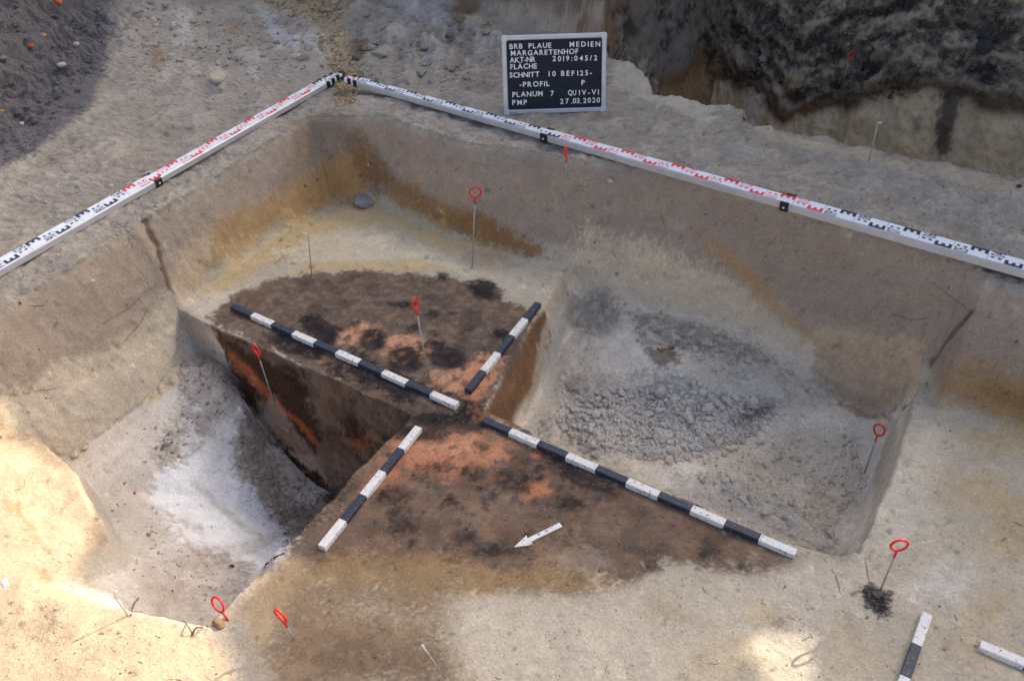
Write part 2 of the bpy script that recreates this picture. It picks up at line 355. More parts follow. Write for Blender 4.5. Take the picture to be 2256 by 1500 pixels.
HD = PD[:, 2].reshape(NY, NX)
def ground_z(x, y):
    i = np.clip(np.searchsorted(gx, x) - 1, 0, NX - 2); j = np.clip(np.searchsorted(gy, y) - 1, 0, NY - 2)
    u = (x - gx[i]) / (gx[i + 1] - gx[i]); v = (y - gy[j]) / (gy[j + 1] - gy[j])
    return (HD[j, i] * (1 - u) + HD[j, i + 1] * u) * (1 - v) + (HD[j + 1, i] * (1 - u) + HD[j + 1, i + 1] * u) * v
def hit(px, py):
    """where the line of sight through a photo pixel meets the ground"""
    d = ray(px, py); t0, st = 1.2, .02
    for n_ in (390, 24):
        t = t0 + st * np.arange(n_); Q = CAM + d * t[:, None]; below = Q[:, 2] < ground_z(Q[:, 0], Q[:, 1]); k = int(np.argmax(below)) if below.any() else n_ - 1
        if n_ == 24: return Q[k]
        t0 = t[max(k - 1, 0)]; st = .001

# ------------------------------------------------------------------ terrain: soil colours (dry albedo)
x_, y_, z_ = PD[:, 0], PD[:, 1], PD[:, 2]
w8 = n8; w3 = noise3(P, 3.5, 7); w30 = n30; w75 = n75; w150 = noise3(P, 170, 8)
C = np.zeros((len(P), 3)); CLOD = np.maximum(ROUGH.reshape(-1) * .8, isup * .30 * (1 - steep))
def put(mask, rgb):
    global C
    mask = np.clip(mask, 0, 1)[:, None]; C = C * (1 - mask) + lin(rgb) * mask
C[:] = lin((160, 153, 142))                                   # old ground surface
put(0.6 * S(w3 + 0.4 * w8, 0.0, 0.6), (150, 140, 126)); put(.40 * S(w8 + .7 * w30, .15, .6), (184, 176, 163)); put(.45 * S(-scr, .35, .9), (124, 115, 104)); put(.3 * S(-w8 - .6 * w30, .2, .6), (134, 124, 112))
inx = S(-0.36 - (-x_), -9, -8) * 0 + S(x_, -0.30, -0.26) * (1 - S(y_, 1.02, 1.08)) * (1 - S(z_, 0.30, 0.36))
floor0 = (1 - S(z_, 0.02, 0.07)) * S(x_, -0.40, -0.30) * (1 - S(y_, 1.10, 1.2))
drop = UPS.reshape(-1) - H.reshape(-1) + 0.006 * w8 + .004 * w30
wallm = S(z_, 0.015, 0.05) * S(drop, 0.018, 0.034) * (y_ < 1.25) * (x_ > -0.42)
put(wallm, (160, 147, 133))
put(floor0, (184, 173, 152))                                  # clean pale sand
pitm = (1 - S(z_, -0.07, -0.03)) * (y_ < 1.25)
put(pitm * (x_ > 0.92), (222, 210, 192)); put(pitm * (x_ <= 0.92), (204, 196, 186))
farm = (y_ > 1.62) * (x_ > 0.35) * (1 - S(z_, 0.22, 0.30) * (y_ < 2.3))
put(farm, (196, 182, 160)); zb = lerp_tab(x_, [(.45, -.02), (.62, -.15), (.78, -.2), (.86, -.19), (.99, -.24), (1.1, -.31), (1.23, -.22), (1.45, -.13), (1.57, -.045), (1.75, -.015), (2.2, -.03), (3, -.05)])
zl = z_ - zb; dark = (y_ > 1.75) * S(zl + 0.05 * w8 + 0.02 * w30, -0.015, 0.02) * (x_ > 0.35) * steep * np.where(y_ < 2.3, S(z_ - .25, -.5, -.1) * (y_ > 1.86), 1)
put(dark, (116, 106, 94)); put(dark * (x_ < .68) * (y_ < 2.85), (120, 113, 107))
QS = np.stack([x_ + .3 * zl, y_ * .6, zl * 1.9], 1); sn = noise3(QS, 6.5, 61) + .7 * noise3(QS, 15, 62) + .5 * w30 + .4 * w75; lump = S(sn, 0.05, 0.45) * S(x_, .62, .75) * S(zl, .03, .12)
put(dark * lump * .75, (170, 153, 126)); put(dark * S(-sn, .2, .6) * .8, (58, 53, 49)); put(dark * (1 - S(zl, .02, .07)) * .6, (48, 42, 38))
put((y_ > 2.4) * (x_ > .5) * S(-zl, 0, .03) * .9, (206, 184, 148)); put((y_ > 2.4) * (x_ > .5) * S(zl + .04 * w8, -.05, 0) * S(-zl, -.09, -.03) * .6, (112, 84, 58)); put((y_ > 1.8) * (x_ > .35) * (x_ < .66) * S(.05 - z_, 0, .2) * .8, (128, 98, 58))
PD += Nf * (dark * (.018 * noise3(QS, 6.5, 61) + .014 * noise3(QS, 15, 62) + .009 * noise3(QS, 34, 63)) * inner)[:, None]; HD = PD[:, 2].reshape(NY, NX)
put((y_ > 1.85) * (x_ <= 0.5) * S(z_, 0.42, 0.47), (135, 121, 106))

put((y_ > -.20) * (y_ < -.112) * S(x_, .0, .10) * (x_ < .93) * S(-z_, .004, .02) * S(-steep, -1, -.35) * 0 + (y_ > -.175) * (y_ < -.110) * S(x_, .0, .10) * (x_ < .93) * S(-z_, .003, .012), (66, 49, 38))
put((x_ > .90) * (x_ < 1.16) * (y_ > -.02) * (y_ < .56) * S(-z_, .003, .015) * S(steep, .3, .8) * (1 - S(-z_, .16, .22)), (120, 92, 66))

def window(lo, hi):
    i0, i1 = np.searchsorted(gx, (lo[0] - .04, hi[0] + .04)); j0, j1 = np.searchsorted(gy, (lo[1] - .04, hi[1] + .04))
    idx = (np.arange(j0, j1)[:, None] * NX + np.arange(i0, i1)[None]).ravel(); q = PD[idx]
    return idx[((q > lo) & (q < hi)).all(1)]
def frame_of(pts):
    c = pts.mean(0); u, s, vt = np.linalg.svd(pts - c); return c, vt[0], vt[1], vt[2]
def warp(w): return w * (0.9 * w8 + 0.55 * w30 + 0.3 * w75)
def patch(px, rgb, a=1.0, soft=0.02, w=0.015, slab=0.10, mottle=0.0, clod=None, freq=None, lift=0.0):
    """a stain with its own outline: photo pixels -> points on the ground -> flat polygon in 3D"""
    global C
    pts = np.array([hit(*p) for p in px]); c, e1, e2, e3 = frame_of(pts)
    lo = pts.min(0) - soft - w - 0.05; hi = pts.max(0) + soft + w + 0.05
    idx = window(lo, hi)
    if not len(idx): return
    Q = PD[idx] - c; near = np.abs(Q @ e3); dmax = max(slab, np.abs((pts - c) @ e3).max() * 1.3 + 0.02)
    sd_ = poly_sd(Q @ e1, Q @ e2, [((p - c) @ e1, (p - c) @ e2) for p in pts]) + w * (0.9 * w8[idx] + 0.7 * w30[idx] + 0.5 * w75[idx]) + soft * (0.45 * w75[idx] + 0.4 * w150[idx])
    m = S(sd_, -soft * .9, soft * .9) * a * (1 - S(near, dmax * 0.8, dmax))
    if mottle: m = m * (1 - mottle * S((w30[idx] if freq is None else noise3(P[idx], freq, 9)) + 0.3 * w75[idx], -0.05, 0.35))
    C[idx] = C[idx] * (1 - m[:, None]) + lin(rgb) * m[:, None]
    if clod is not None: CLOD[idx] = CLOD[idx] * (1 - m) + clod * m
    if lift: PD[idx] += Nf[idx] * (m * lift)[:, None]
def blob(px, py, rx, ry, rgb, ang=0.0, **k):
    t = np.linspace(0, 2 * np.pi, 13)[:-1]; a = math.radians(ang)
    patch([(px + rx * math.cos(q) * math.cos(a) - ry * math.sin(q) * math.sin(a), py + rx * math.cos(q) * math.sin(a) + ry * math.sin(q) * math.cos(a)) for q in t], rgb, **k)
def stroke(px, rgb, wid=0.004, a=0.8, soft=0.004, w=0.003, dig=0.0):
    """a thin line (crack, trowel scratch) on the ground, optionally cut in"""
    global C
    pts = np.array([hit(*p) for p in px]); lo = pts.min(0) - 0.05; hi = pts.max(0) + 0.05
    idx = window(lo, hi); d = np.full(len(idx), 9.0); Q = PD[idx]
    for p, q in zip(pts[:-1], pts[1:]):
        v = q - p; t = np.clip(((Q - p) @ v) / (v @ v + 1e-12), 0, 1); d = np.minimum(d, np.linalg.norm(Q - p - t[:, None] * v, axis=1))
    m = (1 - S(d + w * w30[idx], wid, wid + soft)) * a
    C[idx] = C[idx] * (1 - m[:, None]) + lin(rgb) * m[:, None]
    if dig: PD[idx] -= Nf[idx] * (m * dig)[:, None]

# --- surroundings
patch([(-60, -60), (255, -60), (265, 30), (238, 100), (232, 165), (190, 230), (130, 290), (60, 345), (-60, 395)], (106, 103, 106), soft=.03, w=.04, slab=.6, clod=.5)
patch([(240, -30), (640, -30), (760, 90), (720, 190), (480, 250), (330, 200), (240, 110)], (168, 160, 150), .6, soft=.08, w=.05, mottle=.5, slab=.3, clod=.45)
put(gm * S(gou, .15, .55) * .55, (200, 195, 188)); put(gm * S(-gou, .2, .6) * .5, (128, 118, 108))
for (a, b, c, d, r, q) in [(400, 70, 14, 60, (192, 188, 180), 8), (425, 130, 10, 40, (188, 182, 172), 0), (600, 60, 16, 50, (190, 194, 200), -25), (640, 90, 8, 36, (186, 190, 196), -30), (710, 105, 20, 35, (190, 194, 198), -35), (560, 130, 40, 14, (186, 178, 170), 0), (480, 170, 22, 28, (184, 178, 168), 0), (365, 170, 10, 30, (184, 176, 164), 30), (520, 60, 20, 16, (150, 132, 116), 0), (345, 125, 16, 22, (160, 138, 110), 0), (560, 160, 9, 20, (188, 182, 176), -20)]:
    blob(a, b, c, d, r, q, a=.8, soft=.02, w=.03, slab=.2, clod=.5)
patch([(690, -30), (790, -30), (760, 60), (780, 150), (800, 180), (770, 230), (735, 235), (740, 170), (700, 90)], (178, 158, 122), .8, soft=.03, w=.03, slab=.3, mottle=.5, clod=.5)
patch([(540, -40), (760, -40), (740, 20), (690, 40), (640, 30), (560, 10)], (178, 158, 120), .7, soft=.03, w=.03, slab=.3, mottle=.4, clod=.4)
blob(790, 105, 16, 30, (112, 92, 72), a=.8, w=.03, soft=.015, clod=.8)
patch([(820, -20), (960, -20), (1000, 40), (960, 50), (880, 20)], (188, 186, 182), .7, soft=.03, w=.03, slab=.3, clod=.4)
patch([(1000, 45), (1060, 22), (1130, 18), (1300, 24), (1345, 50), (1330, 100), (1200, 88), (1080, 70)], (182, 168, 148), .9, soft=.03, w=.02, slab=.15)
patch([(985, 25), (1010, -20), (1050, -20), (1060, 20), (1010, 45)], (126, 98, 64), .8, soft=.03, w=.02, slab=.15)
patch([(1310, 40), (1352, 20), (1360, 110), (1340, 112), (1315, 95)], (130, 100, 72), .85, soft=.02, w=.015, slab=.2)
patch([(2075, 200), (2125, 205), (2100, 290), (2085, 345), (2050, 340), (2065, 270)], (84, 74, 66), .9, soft=.02, w=.02, slab=.2)
patch([(2010, 260), (2030, 262), (2024, 295), (2012, 295)], (118, 108, 96), .7, soft=.02, w=.01)
patch([(1745, 240), (1815, 236), (1812, 246), (1755, 250)], (140, 84, 50), .8, soft=.012, w=.015)
blob(2170, 110, 26, 20, (120, 122, 128), a=.7, soft=.02, w=.03)
blob(1680, 135, 12, 9, (130, 134, 140), a=.7, soft=.01, w=.02)
patch([(1345, 125), (1400, 140), (1435, 172), (1440, 205), (1640, 232), (1655, 272), (1560, 262), (1440, 225), (1350, 190)], (194, 186, 170), .75, soft=.03, w=.02, slab=.15)
patch([(1660, 285), (1760, 305), (1950, 345), (2150, 385), (2256, 410), (2256, 430), (2050, 385), (1850, 345), (1700, 315)], (188, 172, 142), .6, soft=.02, w=.03, slab=.1, mottle=.4)
# --- west wall (behind) and its lip
patch([(430, 600), (470, 500), (600, 425), (720, 345), (790, 305), (835, 375), (815, 440), (700, 468), (600, 508), (490, 572)], (172, 140, 92), .9, soft=.035, w=.03, slab=.2, mottle=.25)
patch([(560, 500), (640, 440), (760, 350), (800, 340), (820, 420), (800, 440), (690, 462)], (160, 122, 68), .55, soft=.04, w=.04, slab=.2)
patch([(745, 290), (790, 280), (840, 330), (870, 400), (820, 440), (800, 400), (770, 340)], (122, 88, 52), .75, soft=.03, w=.03, slab=.2)
patch([(640, 340), (760, 275), (800, 285), (790, 320), (700, 370), (600, 420)], (134, 116, 98), .7, soft=.03, w=.02, slab=.2)
patch([(380, 640), (400, 560), (460, 500), (470, 560), (440, 620), (410, 660)], (188, 168, 140), .8, soft=.03, w=.02, slab=.15)
# --- north wall
patch([(800, 275), (900, 320), (1020, 360), (1180, 395), (1240, 400), (1255, 500), (1200, 520), (1080, 470), (960, 440), (880, 390), (830, 330)], (164, 147, 130), .8, soft=.05, w=.04, slab=.2)
patch([(840, 390), (900, 400), (990, 450), (1080, 475), (1160, 520), (1200, 545), (1180, 560), (1080, 545), (960, 500), (880, 455)], (150, 112, 68), .9, soft=.03, w=.03, slab=.2)
patch([(960, 480), (1060, 470), (1120, 520), (1195, 548), (1160, 565), (1060, 540)], (138, 98, 56), .6, soft=.03, w=.03, slab=.2)
patch([(930, 400), (1010, 400), (1040, 450), (980, 450)], (168, 148, 122), .5, soft=.03, w=.03)
patch([(1265, 400), (1380, 385), (1560, 440), (1600, 520), (1690, 620), (1640, 640), (1500, 560), (1380, 500), (1270, 500)], (160, 144, 128), .8, soft=.06, w=.04, slab=.2)
patch([(1230, 560), (1300, 520), (1450, 545), (1600, 610), (1700, 680), (1790, 745), (1780, 830), (1640, 740), (1400, 680), (1250, 640)], (208, 190, 162), .9, soft=.07, w=.03, slab=.25)
patch([(1530, 520), (1600, 540), (1690, 620), (1740, 690), (1800, 735), (1770, 745), (1690, 680), (1610, 600)], (176, 140, 96), .8, soft=.035, w=.02, slab=.2)
patch([(1570, 445), (1720, 490), (1950, 590), (2140, 690), (2060, 770), (1960, 760), (1830, 720), (1790, 730), (1720, 650), (1640, 560)], (154, 138, 122), .8, soft=.045, w=.03, slab=.2)
patch([(1800, 735), (1900, 730), (2040, 760), (2030, 830), (1990, 890), (1930, 915), (1850, 890), (1790, 820)], (190, 164, 132), .9, soft=.03, w=.02, slab=.2)
patch([(1785, 800), (1870, 850), (1960, 880), (1930, 905), (1850, 880)], (170, 150, 130), .7, soft=.02, w=.015, slab=.2)
patch([(1800, 740), (1900, 740), (2010, 790), (1985, 895), (1960, 912), (1905, 922), (1850, 893), (1785, 835)], (176, 152, 124), .5, soft=.006, w=.01, slab=.06, lift=.014)
patch([(1840, 880), (1920, 912), (1970, 905), (1965, 918), (1905, 922), (1850, 895)], (178, 138, 98), .8, soft=.012, w=.01)
patch([(2140, 690), (2256, 740), (2300, 840), (2140, 800), (2070, 790), (2090, 740)], (150, 134, 118), .8, soft=.04, w=.02, slab=.25)
patch([(2060, 830), (2130, 800), (2300, 830), (2300, 960), (2180, 920), (2080, 880)], (158, 122, 74), .85, soft=.06, w=.03, slab=.25)
patch([(2160, 850), (2300, 860), (2300, 930), (2200, 905)], (128, 90, 48), .6, soft=.04, w=.03, slab=.2)
# --- west wall of the left pit
patch([(0, 690), (330, 500), (375, 640), (300, 740), (160, 800), (0, 880), (-60, 860), (-60, 720)], (156, 142, 127), .8, soft=.06, w=.05, slab=.2)
patch([(375, 650), (395, 800), (310, 885), (180, 985), (120, 1000), (0, 900), (-40, 880), (160, 800), (310, 735)], (194, 180, 158), .9, soft=.035, w=.03, slab=.2)
patch([(398, 700), (400, 815), (350, 862), (310, 888), (240, 940), (180, 988), (140, 1012), (60, 930), (200, 830), (330, 760)], (196, 182, 160), .6, soft=.008, w=.012, slab=.06, lift=.012)
patch([(400, 660), (440, 700), (500, 800), (520, 870), (420, 800), (395, 740)], (162, 150, 138), .8, soft=.03, w=.02, slab=.2)
stroke([(322, 490), (345, 545), (362, 600), (378, 640)], (92, 72, 60), .006, .8, .01, .01, dig=.006)
# --- far planum quadrant
patch([(440, 640), (500, 570), (640, 490), (800, 452), (900, 470), (1000, 525), (1120, 560), (1000, 560), (850, 500), (700, 530), (560, 600), (470, 660)], (198, 172, 118), .8, soft=.03, w=.03, mottle=.25)
patch([(600, 560), (760, 500), (860, 510), (960, 560), (1100, 600), (1040, 610), (880, 580), (700, 575)], (204, 192, 164), .85, soft=.03, w=.03)
patch([(560, 640), (700, 580), (900, 575), (1000, 590), (900, 605), (700, 600)], (196, 168, 112), .7, soft=.025, w=.03)
patch([(400, 660), (470, 640), (540, 640), (490, 690), (450, 700)], (200, 190, 176), .8, soft=.02, w=.02)
patch([(1020, 545), (1120, 560), (1160, 590), (1060, 600), (1010, 580)], (150, 128, 106), .5, soft=.03, w=.03)
patch([(462, 700), (515, 655), (600, 618), (700, 602), (800, 596), (900, 602), (1000, 612), (1070, 640), (1130, 665), (1186, 690), (1170, 760), (1120, 850), (1060, 915), (900, 955), (780, 890), (690, 830), (560, 765)], (116, 98, 86), 1, soft=.018, w=.025, mottle=.0)
patch([(520, 660), (700, 605), (900, 605), (1010, 625), (1000, 650), (800, 640), (600, 665)], (124, 104, 84), .6, soft=.025, w=.03, mottle=.4)
patch([(1030, 640), (1140, 670), (1180, 690), (1150, 720), (1050, 700)], (140, 112, 80), .6, soft=.03, w=.03)
FAR_ST = [(470, 700), (520, 660), (700, 605), (900, 605), (1070, 642), (1180, 692), (1120, 845), (1060, 912), (900, 950), (700, 835)]
patch(FAR_ST, (84, 72, 66), .55, soft=.03, w=.03, mottle=1, freq=9); patch(FAR_ST, (146, 124, 104), .45, soft=.03, w=.03, mottle=1, freq=14); patch(FAR_ST, (66, 57, 53), .35, soft=.03, w=.03, mottle=1, freq=42)
patch([(560, 745), (780, 800), (1050, 860), (1050, 910), (900, 948), (690, 830)], (58, 50, 50), .6, soft=.02, w=.03, mottle=.8, freq=20)
OR = (204, 150, 112); OR2 = (190, 128, 92); BK = (44, 40, 42)
for q in [[(745, 730), (800, 706), (850, 718), (830, 742), (770, 755), (725, 765)], [(840, 745), (905, 738), (950, 760), (940, 800), (900, 800), (850, 790)], [(950, 815), (1010, 805), (1060, 775), (1110, 790), (1090, 840), (1050, 880), (1000, 870), (945, 850)]]: patch(q, OR, .9, soft=.018, w=.022, mottle=.5, freq=28)
patch([(1035, 790), (1090, 780), (1100, 810), (1060, 885), (1010, 880), (1030, 830)], OR2, .7, soft=.015, w=.02)
patch([(690, 790), (740, 800), (760, 820), (720, 830)], (186, 140, 108), .8, soft=.015, w=.02)
patch([(680, 810), (740, 830), (800, 850), (790, 880), (720, 850)], (182, 132, 88), .7, soft=.015, w=.025, mottle=.4)
for (a, b, c, d, q) in [(822, 745, 26, 22, 0), (895, 790, 34, 26, 10), (990, 790, 38, 22, 0), (700, 720, 40, 18, 20), (770, 830, 60, 20, 22), (850, 860, 60, 18, 22), (640, 760, 40, 18, 20), (720, 745, 22, 18, 0), (870, 840, 40, 16, 10), (1035, 905, 24, 20, 0), (930, 925, 80, 18, 8), (990, 935, 50, 14, 0), (860, 905, 40, 14, 20), (680, 775, 30, 14, 20), (1070, 640, 34, 18, 20), (975, 608, 12, 8, 0), (1105, 735, 18, 10, 10), (955, 695, 10, 6, 0), (1000, 690, 8, 5, 0), (800, 800, 30, 14, 20), (960, 760, 20, 8, 0), (880, 670, 30, 6, 0)]:
    blob(a, b, c * 1.2, d * 1.2, BK, q, a=.95, soft=.014, w=.016, mottle=.25)
# --- north profile of the left pit
patch([(468, 720), (560, 775), (690, 850), (780, 895), (890, 955), (745, 1090), (690, 1015), (612, 930), (510, 830)], (70, 50, 38), 1, soft=.012, w=.015, slab=.08)
patch([(478, 735), (540, 800), (620, 880), (600, 890), (520, 820)], (112, 80, 46), .8, soft=.015, w=.015, slab=.08)
patch([(470, 725), (530, 765), (600, 800), (680, 850), (660, 800), (560, 768)], (118, 98, 82), .7, soft=.015, w=.015, slab=.08)
for q in [[(505, 775), (560, 820), (620, 890), (640, 920), (610, 900), (540, 830)], [(612, 900), (650, 935), (700, 985), (720, 990), (660, 920)], [(690, 860), (725, 885), (740, 905), (700, 890)], [(730, 960), (800, 1005), (840, 1010), (770, 960)], [(820, 1000), (850, 990), (800, 1040)]]:
    patch(q, (176, 92, 48), .85, soft=.01, w=.02, slab=.08, mottle=.25)
patch([(600, 870), (640, 930), (690, 1000), (700, 1010), (680, 1030), (640, 990), (560, 890)], (168, 140, 118), .75, soft=.015, w=.015, slab=.10)
for (a, b, c, d, q) in [(700, 880, 60, 16, 30), (640, 820, 30, 14, 35), (780, 960, 60, 14, 25), (760, 1030, 30, 12, 40)]: blob(a, b, c, d, (44, 32, 26), q, a=.8, soft=.012, w=.02, slab=.06, mottle=.3)
# --- left pit floor
patch([(400, 800), (470, 790), (530, 870), (520, 910), (440, 930), (400, 880)], (182, 170, 160), .75, soft=.02, w=.025, slab=.2, mottle=.2, clod=.4)
patch([(400, 900), (480, 910), (440, 980), (360, 1030), (330, 1000)], (152, 140, 130), .8, soft=.03, w=.03, slab=.2, mottle=.4, clod=.4)
patch([(520, 930), (560, 900), (610, 940), (690, 1020), (745, 1090), (720, 1130), (650, 1190), (590, 1120), (530, 1050), (515, 980)], (148, 130, 122), .9, soft=.025, w=.03, slab=.2, mottle=.2, clod=.6)
patch([(540, 900), (590, 910), (640, 1000), (600, 990), (545, 940)], (150, 138, 130), .7, soft=.02, w=.02, slab=.2)
patch([(620, 1000), (690, 1005), (720, 1050), (745, 1085), (700, 1040), (640, 1020)], (176, 158, 146), .9, soft=.008, w=.012, slab=.2)
patch([(415, 930), (440, 980), (500, 925), (528, 912), (518, 960), (520, 1040), (590, 1120), (640, 1190), (610, 1235), (500, 1250), (390, 1200), (315, 1110), (340, 1050), (410, 1010)], (228, 230, 236), .95, soft=.022, w=.03, slab=.12, lift=.010)
patch([(300, 1060), (400, 1000), (500, 1000), (590, 1110), (640, 1200), (560, 1260), (420, 1300), (310, 1220), (230, 1130)], (222, 223, 226), .3, soft=.07, w=.04, slab=.15)
patch([(350, 900), (420, 850), (520, 890), (500, 960), (420, 990), (330, 1010)], (206, 199, 190), .5, soft=.05, w=.04, slab=.15)
patch([(160, 1040), (330, 1020), (330, 1110), (390, 1180), (300, 1230), (250, 1190)], (184, 176, 166), .8, soft=.04, w=.03, slab=.2)
patch([(300, 1240), (420, 1200), (560, 1240), (520, 1330), (430, 1370), (320, 1320)], (184, 172, 162), .7, soft=.04, w=.04, slab=.2, mottle=.3, clod=.25)
patch([(560, 1240), (610, 1230), (560, 1310), (500, 1350), (500, 1320)], (134, 124, 116), .7, soft=.03, w=.02, slab=.2)
patch([(150, 1000), (185, 975), (200, 990), (165, 1020)], (196, 180, 150), .8, soft=.01, w=.01)
patch([(320, 870), (400, 820), (395, 840), (310, 900)], (196, 168, 124), .7, soft=.012, w=.015)
for (a, b, c, d, q, r) in [(430, 1090, 90, 7, 38, (236, 235, 234)), (500, 1130, 110, 8, 40, (170, 166, 162)), (470, 1160, 110, 7, 32, (238, 238, 240)), (560, 1160, 90, 7, 42, (232, 232, 234)), (400, 1150, 70, 6, 30, (176, 170, 164)), (530, 1205, 90, 8, 25, (230, 230, 233)), (440, 1215, 90, 7, 20, (172, 166, 160)), (470, 1010, 20, 45, 20, (226, 222, 216)), (350, 1240, 80, 8, 25, (180, 170, 158)), (420, 1270, 80, 9, 20, (214, 208, 202)), (380, 1310, 60, 8, 25, (176, 166, 156)), (480, 1300, 40, 8, 10, (150, 140, 132))]:
    blob(a, b, c, d, r, q, a=.6, soft=.012, w=.02, slab=.2, lift=.004 if r[0] > 200 else -.004, mottle=.3)
stroke([(370, 1130), (400, 1180), (430, 1220), (460, 1245)], (190, 170, 140), .004, .6, .006)
# --- sandy ledge
patch([(-60, 880), (145, 1020), (210, 1130), (245, 1195), (135, 1292), (300, 1350), (430, 1395), (470, 1400), (530, 1520), (-60, 1520)], (184, 162, 132), .95, soft=.014, w=.012, slab=.35)
for (a, b, c, d, q) in [(40, 1130, 50, 5, 45), (90, 1200, 50, 4, 45), (30, 1050, 30, 4, 60), (120, 1160, 20, 4, 40), (90, 1260, 30, 4, 45)]: blob(a, b, c, d, (168, 124, 78), q, a=.6, soft=.008, w=.015, slab=.1)
# --- front planum quadrant
patch([(735, 1095), (880, 945), (1000, 925), (1065, 925), (1190, 975), (1400, 1070), (1750, 1212), (1745, 1245), (1690, 1275), (1570, 1265), (1470, 1240), (1400, 1290), (1330, 1310), (1240, 1320), (1150, 1300), (1000, 1305), (860, 1290), (700, 1270), (640, 1235)], (112, 96, 84), 1, soft=.025, w=.035)
NEAR_ST = [(735, 1095), (880, 945), (1065, 925), (1400, 1070), (1740, 1212), (1690, 1265), (1470, 1235), (1330, 1300), (1000, 1300), (700, 1265)]
patch(NEAR_ST, (78, 67, 61), .7, soft=.03, w=.03, mottle=1, freq=6.5); patch(NEAR_ST, (146, 124, 104), .5, soft=.03, w=.03, mottle=1, freq=11); patch(NEAR_ST, (70, 60, 55), .35, soft=.03, w=.03, mottle=1, freq=40); patch(NEAR_ST, (140, 104, 76), .3, soft=.03, w=.03, mottle=1, freq=18)
patch([(640, 1240), (760, 1220), (900, 1225), (1020, 1240), (1180, 1250), (1300, 1260), (1360, 1275), (1330, 1305), (1200, 1315), (1060, 1310), (940, 1325), (760, 1310), (620, 1300)], (158, 130, 88), .85, soft=.03, w=.04, mottle=.25)
patch([(560, 1380), (600, 1300), (760, 1300), (900, 1330), (1000, 1340), (980, 1420), (1100, 1520), (600, 1520), (560, 1440)], (138, 114, 86), .92, soft=.09, w=.05, mottle=.15)
patch([(620, 1290), (760, 1270), (960, 1290), (1010, 1340), (800, 1350), (620, 1340)], (138, 116, 90), .8, soft=.05, w=.04, mottle=.2)
patch([(640, 1420), (800, 1380), (960, 1420), (960, 1520), (660, 1520)], (112, 92, 74), .75, soft=.07, w=.05, mottle=.3)
patch([(520, 1340), (600, 1250), (660, 1230), (640, 1290), (600, 1380), (560, 1440)], (176, 150, 112), .8, soft=.03, w=.02)
patch([(500, 1380), (550, 1370), (570, 1450), (600, 1520), (530, 1520)], (166, 154, 138), .7, soft=.03, w=.02)
patch([(880, 960), (1000, 945), (1080, 955), (1130, 990), (1090, 1030), (980, 1050), (890, 1040), (840, 1070), (800, 1080), (850, 1010)], OR2, .85, soft=.025, w=.03, mottle=.6, freq=24)
patch([(930, 975), (1040, 965), (1060, 1000), (960, 1010)], OR, .7, soft=.018, w=.03)
for q in [[(1150, 1075), (1200, 1060), (1220, 1085), (1180, 1100), (1155, 1110)], [(1075, 1050), (1100, 1040), (1105, 1055), (1085, 1062)], [(1170, 985), (1210, 1000), (1215, 1020), (1175, 1010)]]: patch(q, (192, 120, 80), .85, soft=.012, w=.018)
patch([(840, 1020), (940, 1040), (900, 1070), (830, 1090)], (170, 112, 78), .5, soft=.02, w=.03, mottle=.3)
for (a, b, c, d, q) in [(875, 1090, 36, 18, 0), (895, 1140, 34, 22, 10), (870, 1170, 20, 12, 0), (1045, 1040, 24, 16, 0), (1125, 1060, 36, 18, 20), (960, 1030, 30, 10, 0), (1060, 985, 14, 6, 20), (1230, 1020, 40, 18, 25), (1300, 1060, 60, 20, 25), (1020, 1180, 24, 12, 0), (1100, 1215, 50, 14, 0), (1180, 1135, 20, 10, 0), (1555, 1225, 18, 8, 10), (1440, 1245, 24, 12, 0), (1640, 1255, 16, 10, 40), (920, 1055, 18, 8, 0), (935, 960, 40, 12, 10), (1240, 1110, 40, 12, 0)]:
    blob(a, b, c * 1.25, d * 1.25, BK, q, a=.85, soft=.02, w=.018, mottle=.3)
patch([(880, 930), (1000, 915), (1070, 925), (1060, 950), (940, 955), (870, 965)], (50, 45, 45), .8, soft=.02, w=.02, mottle=.4)
for (a, b, c, d) in [(1010, 918, 40, 14), (960, 922, 50, 14), (1050, 905, 22, 14)]: blob(a, b, c, d, (48, 43, 43), a=.95, soft=.012, w=.012, slab=.05)
for (a, b, c, d) in [(1060, 1130, 160, 50), (1400, 1180, 120, 40), (760, 1170, 60, 40)]: blob(a, b, c, d, (128, 108, 92), a=.5, soft=.04, w=.05, mottle=.4)
patch([(1250, 1215), (1350, 1220), (1350, 1260), (1260, 1255)], (150, 138, 122), .6, soft=.04, w=.04)
patch([(1000, 1330), (1250, 1320), (1420, 1290), (1560, 1270), (1740, 1260), (1900, 1240), (2000, 1300), (1800, 1400), (1500, 1500), (1050, 1520)], (196, 185, 165), .8, soft=.05, w=.05)
for (a, b, c, d, r, q) in [(1480, 1350, 70, 20, (164, 142, 116), 20), (1700, 1350, 60, 12, (184, 160, 116), 20), (1980, 1120, 60, 90, (206, 196, 176), 10), (2140, 1080, 80, 60, (188, 164, 122), 10), (2230, 1160, 60, 90, (178, 152, 110), 0), (2180, 1340, 60, 40, (180, 156, 114), 0), (2080, 1290, 70, 40, (204, 198, 190), 0), (2140, 1430, 60, 40, (182, 162, 130), 0), (2060, 1000, 30, 60, (202, 190, 166), 10), (1600, 1450, 100, 40, (190, 170, 132), 0), (1300, 1460, 120, 30, (194, 184, 164), 0), (1900, 1450, 70, 40, (190, 174, 144), 0), (2190, 970, 80, 40, (192, 164, 112), 10), (1870, 1390, 30, 14, (184, 156, 112), 30)]:
    blob(a, b, c, d, r, q, a=.65, soft=.05, w=.05, mottle=.25)
patch([(1895, 1300), (1925, 1290), (1960, 1310), (1972, 1345), (1960, 1366), (1935, 1360), (1910, 1335)], (84, 78, 74), .95, soft=.012, w=.02, clod=.7)
